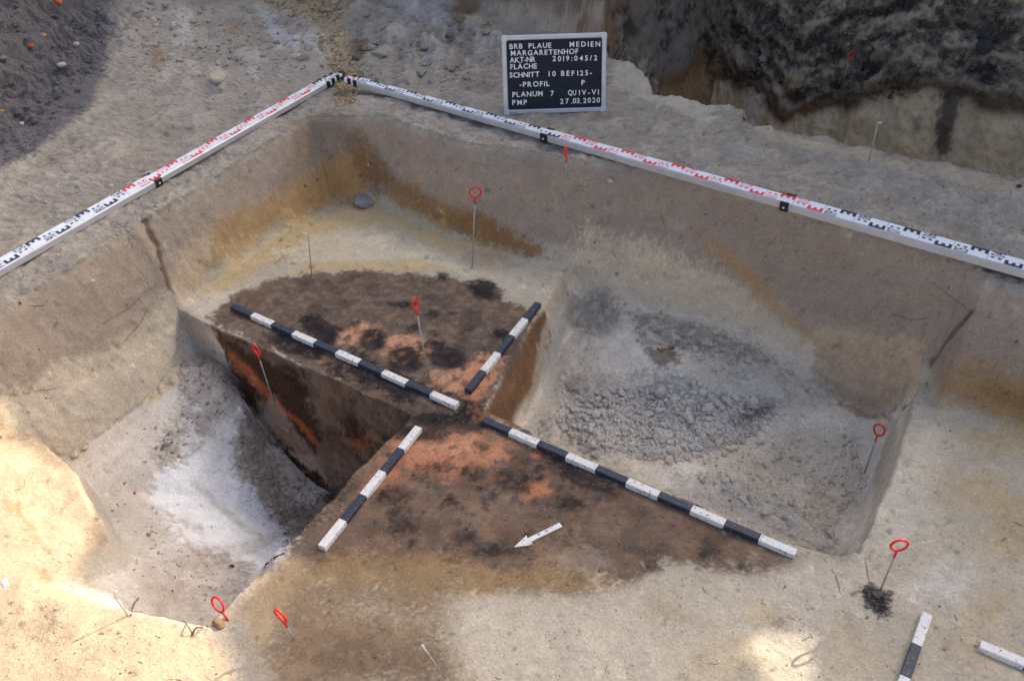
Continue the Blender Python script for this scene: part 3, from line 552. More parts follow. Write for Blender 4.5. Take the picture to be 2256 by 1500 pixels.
blob(1880, 1307, 8, 6, (110, 100, 88), a=.9, soft=.006, w=.006)
blob(1716, 1370, 26, 18, (120, 108, 96), a=.6, soft=.02, w=.03, mottle=.6)
for k in range(110):
    u_, v_ = (rng.uniform(640, 1080), rng.uniform(700, 930)) if k < 70 else (rng.uniform(840, 1330), rng.uniform(950, 1200))
    if k < 70 and (v_ < 690 + abs(u_ - 850) * .1 or v_ > 700 + (u_ - 560) * .5): continue
    blob(u_, v_, rng.uniform(4, 15), rng.uniform(3, 8), BK, rng.uniform(0, 180), a=.8, soft=.008, w=.012, mottle=.3, slab=.05)
# --- profile of the right pit, facing the camera side
patch([(1180, 695), (1195, 720), (1180, 790), (1150, 870), (1110, 940), (1062, 915), (1120, 840)], (122, 90, 62), .95, soft=.012, w=.015, slab=.12)
for q in [[(1120, 845), (1160, 760), (1165, 770), (1130, 860), (1090, 920), (1080, 915)], [(1140, 880), (1180, 780), (1185, 790), (1150, 890)]]: patch(q, (146, 102, 68), .6, soft=.012, w=.02, slab=.10, mottle=.4)
patch([(1185, 780), (1195, 720), (1240, 620), (1250, 640), (1215, 720), (1190, 850), (1160, 940), (1150, 930)], (182, 168, 148), .85, soft=.015, w=.015, slab=.15)
patch([(1190, 860), (1215, 720), (1250, 650), (1255, 720), (1240, 850), (1200, 960), (1165, 950)], (186, 180, 168), .9, soft=.02, w=.02, slab=.2)
# --- right pit floor
patch([(1255, 640), (1340, 632), (1370, 680), (1350, 740), (1290, 740), (1250, 700)], (160, 152, 142), .85, soft=.02, w=.03, slab=.2, mottle=.3, clod=.4)
patch([(1380, 680), (1460, 690), (1560, 720), (1700, 780), (1740, 820), (1680, 810), (1540, 770), (1420, 760)], (172, 162, 148), .85, soft=.02, w=.03, slab=.2, mottle=.4, clod=.5)
patch([(1420, 770), (1480, 768), (1500, 800), (1450, 808)], (108, 88, 68), .8, soft=.015, w=.02)
patch([(1260, 840), (1360, 830), (1480, 830), (1620, 840), (1740, 880), (1740, 920), (1640, 960), (1520, 1010), (1400, 1010), (1280, 980), (1230, 920)], (222, 216, 208), .9, soft=.03, w=.04, slab=.15, mottle=.3, clod=1)
blob(1660, 910, 50, 24, (128, 116, 110), -20, a=.85, soft=.03, w=.03, mottle=.2, clod=.6)
blob(1270, 850, 26, 24, (136, 122, 106), a=.6, soft=.02, w=.03, mottle=.5)
patch([(1560, 1000), (1740, 940), (1860, 960), (1900, 1050), (1840, 1150), (1700, 1100), (1560, 1060)], (214, 200, 178), .8, soft=.04, w=.04, slab=.15, clod=.5)
patch([(1480, 1040), (1600, 1060), (1740, 1110), (1780, 1180), (1680, 1170), (1500, 1090)], (180, 178, 176), .7, soft=.03, w=.04, slab=.15, mottle=.3, clod=.5)
patch([(1950, 930), (1985, 910), (1975, 1000), (1890, 1220), (1860, 1225), (1930, 1030)], (186, 172, 150), .7, soft=.02, w=.01, slab=.1)
patch([(1790, 1190), (1850, 1185), (1870, 1225), (1810, 1222)], (128, 122, 116), .7, soft=.02, w=.03, mottle=.4)
stroke([(2140, 685), (2085, 750), (2050, 800), (2010, 880), (1990, 900)], (92, 76, 58), .004, .7, .008, .004, dig=.006)
for q in [[(1100, 1290), (1130, 1275)], [(1350, 560), (1365, 580)]]: stroke(q, (110, 96, 80), .002, .5, .004)
# scattered dark root marks and pale flecks on walls and planum
for k in range(1500):
    a = rng.uniform(0, 2256); b = rng.uniform(0, 1500); q = rng.random(); dark_ = rng.uniform(.45, .75)
    base_c = C[np.clip(np.searchsorted(gy, hit(a, b)[1]), 0, NY - 1) * NX + np.clip(np.searchsorted(gx, hit(a, b)[0]), 0, NX - 1)]
    to8 = lambda c: tuple(255 * np.clip(np.where(c <= .0031308, c * 12.92, 1.055 * np.maximum(c, 1e-6) ** (1 / 2.4) - .055), 0, 1))
    if q < .45: blob(a, b, rng.uniform(2, 6.5), rng.uniform(1.5, 3.5), to8(base_c * dark_ * .8), rng.uniform(0, 180), a=.65, soft=.004, w=.006, lift=-.003)
    elif q < .62: blob(a, b, rng.uniform(2, 6), rng.uniform(1.5, 4), to8(np.minimum(base_c * 1.35, .75)), rng.uniform(0, 180), a=.8, soft=.004, w=.005, lift=.003)
    elif q < .85: stroke([(a, b), (a + rng.uniform(-14, 14), b + rng.uniform(-8, 8)), (a + rng.uniform(-28, 28), b + rng.uniform(-12, 12))], to8(base_c * dark_), .0014, .45, .003, .004, dig=.002)
    else: blob(a, b, rng.uniform(10, 34), rng.uniform(4, 12), to8(base_c * rng.choice([.8, 1.18])), rng.uniform(0, 180), a=.6, soft=.012, w=.014, mottle=.4)
# large slow variation of tone
C *= (1 + 0.06 * w3 + 0.06 * w8 + 0.06 * w30 + 0.05 * w75 + 0.05 * w150)[:, None]
lum = C @ np.array([.3, .55, .15]); C = (C * .88 + lum[:, None] * .12) * (1.045, 1.0, .925)
C = np.clip(C, 0.012, 0.78)

# ------------------------------------------------------------------ ground mesh
def grid_mesh(name):
    me = bpy.data.meshes.new(name); nv = NX * NY
    i = np.arange((NX - 1) * (NY - 1)); r = i // (NX - 1); c = i % (NX - 1); a = r * NX + c
    q = np.stack([a, a + 1, a + NX + 1, a + NX], 1).astype(np.int32)
    me.vertices.add(nv); me.vertices.foreach_set('co', PD.astype(np.float32).ravel())
    me.loops.add(q.size); me.loops.foreach_set('vertex_index', q.ravel())
    me.polygons.add(len(q)); me.polygons.foreach_set('loop_start', np.arange(0, q.size, 4, dtype=np.int32))
    me.polygons.foreach_set('use_smooth', np.ones(len(q), bool)); me.update(calc_edges=True)
    at = me.attributes.new('Col', 'FLOAT_COLOR', 'POINT'); at.data.foreach_set('color', np.concatenate([C, np.ones((nv, 1))], 1).astype(np.float32).ravel())
    at = me.attributes.new('clod', 'FLOAT', 'POINT'); at.data.foreach_set('value', np.clip(CLOD, 0, 1).astype(np.float32))
    me.materials.append(M['soil']); return me
HD = PD[:, 2].reshape(NY, NX)
ground = bpy.data.objects.new('ground', grid_mesh('ground')); col.objects.link(ground); ground['kind'] = 'structure'

# ------------------------------------------------------------------ loose stuff: crumbs, clods, gravel
ICO_V = []; ph = (1 + 5 ** .5) / 2
for a in (-1, 1):
    for b in (-ph, ph): ICO_V += [(0, a, b), (a, b, 0), (b, 0, a)]
ICO_V = np.array(ICO_V) / math.hypot(1, ph)
def ico_faces():
    import itertools
    D = np.linalg.norm(ICO_V[:, None] - ICO_V[None], axis=-1); e = D[D > 0.01].min() * 1.05; f = []
    for t in itertools.combinations(range(12), 3):
        if all(D[i, j] < e for i, j in itertools.combinations(t, 2)):
            a, b, c = t; n = np.cross(ICO_V[b] - ICO_V[a], ICO_V[c] - ICO_V[a]); f.append(t if n @ ICO_V[a] > 0 else (a, c, b))
    return f
ICO_F = np.array(ico_faces())
def scatter(name, label, pts, sizes, cols, flat=0.7, sink=0.25, clod=0.5):
    n = len(pts); pts = np.array(pts); sizes = np.array(sizes)
    V = ICO_V[None] * (1 + rng.uniform(-.32, .32, (n, 12, 1))); V = V * rng.uniform(.65, 1.3, (n, 1, 3)) * (1, 1, flat)
    a = rng.uniform(0, 6.28, n); ca, sa = np.cos(a), np.sin(a)
    V = np.stack([V[..., 0] * ca[:, None] - V[..., 1] * sa[:, None], V[..., 0] * sa[:, None] + V[..., 1] * ca[:, None], V[..., 2]], -1)
    V = V * sizes[:, None, None] + pts[:, None, :] + np.stack([0 * sizes, 0 * sizes, sizes * flat * (1 - 2 * sink)], 1)[:, None]
    Fs = (ICO_F[None] + 12 * np.arange(n)[:, None, None]).reshape(-1, 3)
    me = bpy.data.meshes.new(name); me.from_pydata(V.reshape(-1, 3).tolist(), [], Fs.tolist()); me.update()
    cols = np.array(cols); cols = cols * np.minimum(1, .68 / cols.max(1))[:, None]; cc = np.repeat(np.clip(cols, .01, .8), 12, 0)
    at = me.attributes.new('Col', 'FLOAT_COLOR', 'POINT'); at.data.foreach_set('color', np.concatenate([cc, np.ones((len(cc), 1))], 1).astype(np.float32).ravel())
    at = me.attributes.new('clod', 'FLOAT', 'POINT'); at.data.foreach_set('value', np.full(len(cc), clod, np.float32))
    me.materials.append(M['soil']); o = bpy.data.objects.new(name, me); col.objects.link(o); o['kind'] = 'stuff'; tag(o, label, 'soil'); return o
def gcol(x, y):
    i = np.clip(np.searchsorted(gx, x), 0, NX - 1); j = np.clip(np.searchsorted(gy, y), 0, NY - 1); return C[j * NX + i]
def in_px(poly, n):
    """n random ground spots inside an outline given in photo pixels"""
    poly3 = [hit(*p)[:2] for p in poly]; A = np.array(poly3); lo, hi = A.min(0), A.max(0); out = np.zeros((0, 2))
    while len(out) < n:
        q = rng.uniform(lo, hi, (n * 3, 2)); q = q[poly_sd(q[:, 0], q[:, 1], poly3) > 0]; out = np.concatenate([out, q])
    out = out[:n]; return np.column_stack([out, ground_z(out[:, 0], out[:, 1])])
def cols_at(p, lo=.8, hi=1.25, tint=(1, 1, 1)):
    return gcol(p[:, 0], p[:, 1]) * rng.uniform(lo, hi, (len(p), 1)) * np.array(tint)
p = np.concatenate([in_px([(520, 940), (600, 930), (740, 1090), (650, 1190), (580, 1120), (520, 1040)], 1300), in_px([(400, 800), (470, 790), (530, 880), (440, 960), (360, 1030), (340, 1000), (400, 900)], 500), in_px([(200, 1040), (400, 950), (600, 1180), (500, 1330), (300, 1300)], 160)])
scatter('soil_crumbs', 'dark crumbs of soil fallen at the foot of the burnt profile in the left pit', p, rng.lognormal(math.log(.0030), .45, len(p)), cols_at(p, .45, 1.15))
p = np.concatenate([in_px([(1250, 850), (1480, 825), (1740, 890), (1640, 970), (1500, 1020), (1300, 990), (1225, 930)], 3600), in_px([(1560, 1000), (1740, 950), (1900, 970), (1900, 1050), (1830, 1180), (1700, 1140), (1540, 1060)], 420), in_px([(1390, 690), (1560, 720), (1760, 830), (1700, 840), (1500, 790), (1400, 760)], 300)])
scatter('soil_clods', 'pale grey crumbly clods covering the floor of the right pit', p, rng.lognormal(math.log(.0040), .55, len(p)), cols_at(p, .78, 1.2), flat=.7, sink=.25, clod=.6)
p = np.concatenate([in_px([(480, 700), (900, 610), (1170, 700), (1060, 900), (900, 940)], 260), in_px([(720, 1150), (880, 960), (1060, 930), (1740, 1220), (1400, 1300), (700, 1280)], 420), in_px([(620, 1320), (1000, 1320), (2200, 1250), (2200, 1490), (700, 1490)], 260), in_px([(2020, 900), (2240, 950), (2240, 1200), (1930, 1220)], 60)])
scatter('planum_crumbs', 'tiny crumbs of soil and pale grit strewn over the trowelled planum', p, rng.lognormal(math.log(.0017), .4, len(p)), cols_at(p, .5, 1.6))
p = np.concatenate([in_px([(10, 640), (320, 450), (700, 230), (740, 170), (480, 260), (0, 560)], 300), in_px([(860, 210), (1250, 320), (2200, 620), (2256, 560), (1500, 340), (1000, 200)], 500), in_px([(1400, 240), (2250, 430), (2250, 540), (1500, 330)], 500), in_px([(5, 400), (240, 200), (640, 150), (300, 390), (0, 540)], 500), in_px([(10, 1320), (300, 1370), (440, 1410), (500, 1490), (10, 1490)], 130)])
scatter('surface_grit', 'small grit and crumbs lying on the grey ground beside the levelling staffs', p, rng.lognormal(math.log(.0017), .45, len(p)), cols_at(p, .7, 1.3))
p = np.concatenate([in_px([(560, 0), (760, 0), (745, 60), (690, 50)], 420), in_px([(690, 90), (760, 60), (775, 150), (740, 165)], 350), in_px([(735, 185), (790, 190), (785, 225), (740, 235)], 420), in_px([(750, 160), (800, 140), (810, 165), (770, 178)], 120)])
scatter('gravel', 'yellowish gravel spilled round the meeting tips of the two staffs', p, rng.lognormal(math.log(.0042), .35, len(p)), lin((186, 164, 124)) * rng.uniform(.6, 1.3, (len(p), 1)), flat=.75)
p = np.concatenate([in_px([(5, 5), (240, 5), (225, 160), (60, 330), (5, 360)], 700), in_px([(260, 20), (700, 20), (720, 180), (480, 240), (280, 170)], 260)])
scatter('spoil_crumbs', 'crumbs and small stones on the dark spoil heap and churned ground at the back', p, rng.lognormal(math.log(.0042), .5, len(p)), cols_at(p, .75, 1.4), flat=.65)
p = in_px([(1895, 1300), (1930, 1295), (1968, 1340), (1955, 1368), (1910, 1338)], 160)
scatter('ash_crumbs', 'small dark pile of ashy soil round the foot of the pin', p, rng.lognormal(math.log(.0030), .4, len(p)), cols_at(p, .6, 1.2))

def on_px(box, n):
    q = np.array([hit(rng.uniform(box[0], box[2]), rng.uniform(box[1], box[3])) for _ in range(n)]); return q
p = on_px((1560, 0, 2256, 215), 1500); p = p[p[:, 1] > 2.5]
scatter('bank_clods', 'dark clods and crumbs sticking out of the layered black wall at the back', p, np.minimum(rng.lognormal(math.log(.006), .6, len(p)), .022), cols_at(p, .6, 1.5), flat=.8, sink=.5, clod=.9)
p = np.concatenate([on_px((300, 0, 760, 150), 240), on_px((780, 20, 1080, 200), 150)])
scatter('churned_clods', 'pale clods trodden into the churned ground behind the staff tips', p, np.minimum(rng.lognormal(math.log(.009), .6, len(p)), .03), cols_at(p, .85, 1.3), flat=.6, sink=.45, clod=.8)
p = np.concatenate([on_px((380, 300, 1250, 560), 140), on_px((1260, 400, 2256, 900), 260), on_px((0, 560, 400, 980), 150)])
scatter('wall_grit', 'tiny stones and crumbs showing in the cut walls of the trench', p, rng.lognormal(math.log(.0024), .45, len(p)), cols_at(p, .45, 1.45), flat=.9, sink=.5)
# hair roots and cracks: thin threads on walls and planum
mb = MB()
def thread(px, r=.0009):
    P3 = [hit(*q) for q in px]; out = []
    for a_, b_ in zip(P3[:-1], P3[1:]):
        for t in np.linspace(0, 1, 5)[:-1]:
            m_ = a_ + (b_ - a_) * t; out.append(m_ + rng.normal(size=3) * .0012 + (0, 0, r * .3))
    out.append(P3[-1]); mb.tube(out, [r * (1 - .6 * abs(2 * i / len(out) - 1)) for i in range(len(out))], 5)
for q in [[(378, 648), (330, 672), (310, 710), (270, 755), (225, 775)], [(372, 612), (325, 640), (290, 675), (240, 705), (205, 728)], [(140, 850), (70, 865), (20, 870)], [(1815, 1230), (1840, 1265), (1852, 1310)], [(1905, 1225), (1915, 1280)], [(2065, 1305), (2100, 1350), (2125, 1390)], [(1620, 1290), (1650, 1320)], [(1540, 1285), (1560, 1310)], [(1775, 1320), (1790, 1360)], [(2220, 1145), (2256, 1160)], [(2050, 620), (2140, 690)], [(1950, 690), (2010, 705), (2060, 700)], [(1500, 860), (1540, 880), (1530, 910)], [(1330, 1500), (1345, 1440)]]: thread(q, .0009)
for k in range(70):
    a, b = rng.uniform(0, 2256), rng.uniform(280, 1500); an = rng.uniform(0, 3.14); l_ = rng.uniform(8, 34); thread([(a, b), (a + l_ * math.cos(an) + rng.uniform(-5, 5), b + .6 * l_ * math.sin(an)), (a + 1.8 * l_ * math.cos(an + .4), b + l_ * math.sin(an + .4))], rng.uniform(.0006, .0011))
o = mb.build('hair_roots', M['hair'], None, True); o['kind'] = 'stuff'; tag(o, 'fine dark hair roots and cracks scattered over the cut walls and planum', 'roots')
# grains banked against the rods
pts = []
for (x0, y0, an, ln) in [(0, -.012, -.0082, 1), (1.1078, -.031, .0067, 1), (.9464 + .0125, .5494, -1.5018, .5), (.9425 + .0125, -.165, -1.497, .5)]:
    for k in range(int(150 * ln)):
        t = rng.uniform(0, ln); d = rng.choice([-1, 1]) * (.0135 + abs(rng.normal()) * .004); x = x0 + t * math.cos(an) - d * math.sin(an); y = y0 + t * math.sin(an) + d * math.cos(an); pts.append((x, y, float(ground_z(x, y))))
p = np.array(pts); scatter('rod_grains', 'grains of soil lying against the sides of the scale rods', p, rng.lognormal(math.log(.0014), .4, len(p)), cols_at(p, .5, 1.4))

# ------------------------------------------------------------------ ranging rods
def rod(name_label, x, y, ang, side, segs, first, w=0.025, h=0.02, group='black and white scale rods', z=None):
    """x, y, ang: the line of one top edge; side: on which side of it the rod's body lies; each segment is a part"""
    n = np.array([-math.sin(ang), math.cos(ang)]) * side * w / 2
    x += n[0]; y += n[1]
    s = np.linspace(0, .1 * segs, 9); gz = ground_z(x + s * math.cos(ang), y + s * math.sin(ang))
    k = np.polyfit(s, gz, 1); z0 = k[1] if z is None else z
    e = empty('scale_rod', (x, y, z0 - 0.002), name_label, 'rod', group, (0, -math.atan(k[0]), ang))
    for i in range(segs):
        wh = (i % 2 == 0) == (first == 'w')
        MB().box(i * .1 + (0.0001 if i else 0), (i + 1) * .1, -w / 2, w / 2, 0, h, .0018).build('white_segment' if wh else 'black_segment', M['white' if wh else 'black'], e)
    return e
rod('metre-long black and white scale rod along the far edge above the dark profile', 0.0, 0.0016, -0.0082, -1, 10, 'b')
rod('metre-long black and white scale rod along the edge of the clod-filled pit', 1.1078, -0.0181, 0.0067, -1, 10, 'b')
rod('half-metre scale rod with three black and two white bands beyond the crossing', 0.9464, 0.5494, -1.5018, 1, 5, 'b')
rod('half-metre scale rod with three white bands beside the left pit edge', 0.9425, -0.165, -1.497, 1, 5, 'w')
a, b = U(2033, 1345, .02), U(1984.6, 1480, .02); rod('scale rod cut off by the picture bottom, white end pointing up', a[0], a[1], math.atan2(b[1] - a[1], b[0] - a[0]), 1, 5, 'w')
a, b = U(2162.8, 1408, .02), U(2253, 1445, .02); rod('scale rod showing only its white end at the lower right corner', a[0], a[1], math.atan2(b[1] - a[1], b[0] - a[0]), -1, 5, 'w')

# ------------------------------------------------------------------ levelling staffs
GLYPH = {}
def glyph(ch, extrude=0.0, bold=0.0):
    k = (ch, extrude, bold)
    if k not in GLYPH:
        cu = bpy.data.curves.new('glyph', 'FONT'); cu.body = ch; cu.size = 1.0; cu.extrude = extrude; cu.offset = bold; cu.resolution_u = 3
        to = bpy.data.objects.new('glyph', cu); col.objects.link(to); bpy.context.view_layer.update()
        me = bpy.data.meshes.new_from_object(to.evaluated_get(bpy.context.evaluated_depsgraph_get()))
        V = np.array([v.co[:] for v in me.vertices]); Fc = [tuple(p.vertices) for p in me.polygons]
        bpy.data.objects.remove(to); bpy.data.curves.remove(cu); bpy.data.meshes.remove(me); GLYPH[k] = (V, Fc)
    return GLYPH[k]
CAP = glyph('H')[0][:, 1].max()
def staff(label, p0, ang, dz, mark0, secs, stubs, thick):
    """p0: top centre at mark mark0 (m); local +x runs towards the foot, so mark = mark0 - x"""
    e = empty('levelling_staff', (p0[0], p0[1], p0[2]), label, 'staff', 'telescopic levelling staffs', (0, -math.atan(dz), ang))
    for (m_lo, m_hi, w) in secs:
        th = thick * (0.72 + 0.28 * w / secs[0][2]); zt = -(thick - th) * 0.5
        xa, xb = mark0 - m_hi, mark0 - m_lo
        body = MB().box(xa, xb, -w / 2, w / 2, zt - th, zt, .004).build('staff_section', M['alu'], e)
        MB().box(xa + .001, xb - .001, -w / 2 + .003, w / 2 - .003, zt - .0005, zt + .0006).build('face_plate', M['staffwhite'], body)
        marks = {'b': MB(), 'r': MB()}; zz = zt + .0012
        def rect(mb, s0, s1, q0, q1):
            if s1 < m_lo or s0 > m_hi: return
            s0, s1 = max(s0, m_lo), min(s1, m_hi); b = len(mb.v)
            mb.v += [(mark0 - s0, q0 * w, zz), (mark0 - s0, q1 * w, zz), (mark0 - s1, q1 * w, zz), (mark0 - s1, q0 * w, zz)]; mb.f.append((b, b + 1, b + 2, b + 3))
        for dm in range(int(math.floor(m_lo * 10)), int(math.ceil(m_hi * 10))):
            mb = marks['r' if (dm // 10) % 2 else 'b']; s = dm * .1; sg = 1 if dm % 2 else -1
            A = lambda q: sg * q
            rect(mb, s + .001, s + .051, A(.44), A(.28))
            for t in (0, .02, .04): rect(mb, s + .001 + t, s + .011 + t, A(.28), A(.02 if t != .02 else .10))
            rect(mb, s + .061, s + .071, A(.18), A(.04)); rect(mb, s + .081, s + .091, A(.18), A(.04))
            rect(mb, s + .0985, s + .0995, A(.46), A(-.02))
            if s + .052 > m_lo and s + .098 < m_hi:
                for di, chh in enumerate('%02d' % dm):
                    V, Fc = glyph(chh); bb = len(mb.v); sx = .040 / CAP; gw = w * .19
                    v0, v1 = V[:, 0].min(), V[:, 0].max()
                    q0 = (-.46 if sg > 0 else .06) * w + di * w * .21
                    for vx, vy, _ in V:      # digits read from the foot: up is towards the tip
                        mb.v.append((mark0 - (s + .054) - vy * sx, -(q0 + (vx - v0) / max(v1 - v0, .3) * gw) if False else q0 + (vx - v0) / max(v1 - v0, .3) * gw, zz))
                    mb.f += [tuple(bb + i for i in f) for f in Fc]
        for kx, mb in marks.items():
            if mb.f: mb.build('black_graduation' if kx == 'b' else 'red_graduation', M['navy' if kx == 'b' else 'redprint'], body)
    joints = [(secs[i][1], secs[i][2], secs[i + 1][2]) for i in range(len(secs) - 1)]
    for (m, w, w2) in joints:
        x = mark0 - m
        for sd_ in (-1, 1):
            c = MB().box(x - .016, x + .012, sd_ * w / 2 - .006, sd_ * w / 2 + .005, -thick - .001, .003, .003).build('joint_clamp', M['plastic'], e)
            q = MB(); q.tube([(x - .002, sd_ * (w / 2 + .0045), -thick * .5), (x - .002, sd_ * (w / 2 + .0075), -thick * .5)], .004, 8); q.build('screw', M['brass'], c)
    m, w = secs[-1][1], secs[-1][2]
    for i in range(stubs):      # collapsed end sections, each a little smaller
        x1 = mark0 - m - i * .034; w2 = w - .005 * (i + 1); th = thick * (.8 - .08 * i)
        st = MB().box(x1 - .034, x1, -w2 / 2, w2 / 2, -.004 - th, -.004 * (i * .3 + 1), .003).build('end_section', M['staffwhite'], e)
        k = MB()
        for t0, q0, q1 in ((.004, .1, .42), (.018, -.3, .05), (.026, .05, .3)): k.v += [(x1 - t0, q0 * w2, -.0036), (x1 - t0, q1 * w2, -.0036), (x1 - t0 - .006, q1 * w2, -.0036), (x1 - t0 - .006, q0 * w2, -.0036)]; b = len(k.v); k.f.append((b - 4, b - 3, b - 2, b - 1))
        k.build('graduation', M['redprint' if i % 2 else 'navy'], st)
        for sd_ in (-1, 1): MB().box(x1 - .010, x1 + .006, sd_ * (w2 / 2 + .002) - .004, sd_ * (w2 / 2 + .002) + .004, -.004 - th, .001, .002).build('joint_clamp', M['plastic'], e)
    xe = mark0 - m - stubs * .034; w2 = w - .005 * (stubs + 1)
    MB().box(xe - .022, xe, -w2 / 2, w2 / 2, -.005 - thick * .5, -.006, .004).build('end_cap', M['plastic'], e)
    return e
staff('white levelling staff with red and black marks along the left rim of the trench', (-0.4241, 1.0094, 0.3454), -1.6024, 0.0, 2.0, [(0.0, 1.12, .061), (1.12, 2.05, .051)], 3, .029)
staff('white levelling staff running past the letter board along the rear rim', (-0.2202, 1.0717, 0.3905), -0.0395, 0.0152, 3.0, [(0.0, 1.12, .056), (1.12, 2.06, .049), (2.06, 3.01, .042)], 2, .030)

# ------------------------------------------------------------------ letter board
BW, BH = 0.415, 0.308
bz = ground_z(.42, 1.24) 
def board_fit():
    """stand the board where its foot and its top corners are seen, foot on the ground"""
    T = np.array([(1105, 80), (1336.7, 72), (1335, 246.5), (1110, 253)])
    def pr(Q): q = RC @ (Q - CAM); return np.array([1128 + FPX * q[0] / q[2], 750 + FPX * q[1] / q[2]])
    def cor(p):
        x, y, az, ti, ro, w, h, zz = p; r = np.array([math.cos(az), math.sin(az), 0]); n = np.array([math.sin(az), -math.cos(az), 0])
        u = np.array([0, 0, math.cos(ti)]) - n * math.sin(ti); r2 = r * math.cos(ro) + u * math.sin(ro); u2 = u * math.cos(ro) - r * math.sin(ro); o = np.array([x, y, zz])
        return np.array([o + u2 * h, o + r2 * w + u2 * h, o + r2 * w, o]), r2, u2
    def cost(p): return sum(((pr(q) - t) ** 2).sum() for q, t in zip(cor(p)[0], T)) + ((p[5] / p[6] - 1.34) * 30) ** 2 + ((p[7] - ground_z(p[0], p[1]) + .004) * 400) ** 2
    g = np.random.default_rng(1); p = np.array([.42, 1.2, .56, .2, 0, .405, .30, bz]); c = cost(p); s = np.array([.05, .05, .1, .2, .05, .03, .03, .02])
    for i in range(9000):
        q = p + g.normal(size=8) * s * g.choice([1, .3, .1, .03, .01]); cq = cost(q)
        if cq < c: p, c = q, cq
    return p, cor(p)
bp_, (bc, br, bu) = board_fit(); BW, BH = bp_[5], bp_[6]
bn = np.cross(br, bu)      # out of the face, towards the viewer
board = empty('letter_board', tuple(bc[3]), 'black letter board with white plug-in letters in an aluminium frame behind the right staff', 'letter board')
board.matrix_world = Matrix(((br[0], bu[0], bn[0], bc[3][0]), (br[1], bu[1], bn[1], bc[3][1]), (br[2], bu[2], bn[2], bc[3][2]), (0, 0, 0, 1)))
FWd = 0.018
mb = MB(); n_r = 46; h0 = (BH - 2 * FWd) / n_r       # grooved felt panel: rows of ridges
for i in range(n_r): mb.box(FWd - .002, BW - FWd + .002, FWd + i * h0, FWd + (i + .72) * h0, -.006, -.001)
mb.box(FWd - .004, BW - FWd + .004, FWd - .004, BH - FWd + .004, -.012, -.005); mb.build('grooved_panel', M['felt'], board)
for q in ((.016, BW - .016, 0, FWd), (.016, BW - .016, BH - FWd, BH)): MB().box(q[0], q[1], q[2], q[3], -.013, .004, .003).build('frame_rail', M['alu'], board)
def vrail(x0, x1):
    v = MB().box(.016, BH - .016, x0, x1, -.013, .004, .003); v.v = [(y, x, z) for x, y, z in v.v]; v.f = [tuple(reversed(f)) for f in v.f]; return v
for q in ((0, FWd), (BW - FWd, BW)): vrail(*q).build('frame_rail', M['alu'], board)
for cx, cy in ((0, 0), (BW, 0), (0, BH), (BW, BH)):      # rounded plastic corner pieces
    sx = 1 if cx == 0 else -1; sy = 1 if cy == 0 else -1; L_ = .021; r_ = .007
    prof = [(cx - .0008 * sx + sx * (r_ - r_ * math.sin(t)), cy - .0008 * sy + sy * (r_ - r_ * math.cos(t))) for t in np.linspace(0, math.pi / 2, 5)]
    prof += [(cx, cy + sy * L_), (cx + sx * L_, cy + sy * L_), (cx + sx * L_, cy)]
    if sx * sy > 0: prof = prof[::-1]
    k = len(prof); v = [(x, y, -.0138) for x, y in prof] + [(x, y, .0052) for x, y in prof]
    obj('corner_cap', v, [tuple(reversed(range(k))), tuple(range(k, 2 * k))] + [(i, (i + 1) % k, k + (i + 1) % k, k + i) for i in range(k)], simple_mat('corner_plastic', (206, 208, 206), .5, var=.03) if 'cornerm' not in M else M['cornerm'], board)
# corners of the board in the enlarged photo crop -> homography to board plane
src = np.array([(170, 205), (1750, 150), (1738, 1340), (205, 1385)], float); dst = np.array([(0, BH), (BW, BH), (BW, 0), (0, 0)])
Am = []
for (u, v), (x, y) in zip(src, dst): Am += [[u, v, 1, 0, 0, 0, -x * u, -x * v], [0, 0, 0, u, v, 1, -y * u, -y * v]]
hm = np.append(np.linalg.solve(np.array(Am), dst.ravel()), 1).reshape(3, 3)
def b2(u, v): q = hm @ (u, v, 1); return q[:2] / q[2]
WORDS = [('BRB', 290, 485, 401, 392), ('PLAUE', 575, 915, 388, 378), ('MEDIEN', 1190, 1650, 367, 358), ('MARGARETENHOF', 310, 1320, 500, 470),
 ('AKT-NR', 293, 678, 603, 590), ('2019:045/2', 935, 1605, 582, 565), ('FLÄCHE', 303, 700, 703, 690), ('SCHNITT', 290, 738, 828, 814), ('10', 875, 980, 808, 806),
 ('BEF', 1062, 1262, 804, 798), ('125-', 1305, 1525, 796, 788), ('-PROFIL', 440, 888, 966, 955), ('P', 1368, 1425, 940, 940), ('PLANUM', 332, 785, 1118, 1104),
 ('7', 905, 965, 1103, 1101), ('QU', 1165, 1290, 1093, 1090), ('IV-VI', 1333, 1632, 1089, 1083), ('PMP', 330, 550, 1241, 1233), ('27', 1048, 1180, 1221, 1217), ('.', 1216, 1234, 1222, 1222), ('03', 1240, 1340, 1216, 1213), ('.', 1350, 1366, 1218, 1218), ('2020', 1395, 1650, 1210, 1203)]
LM = {}
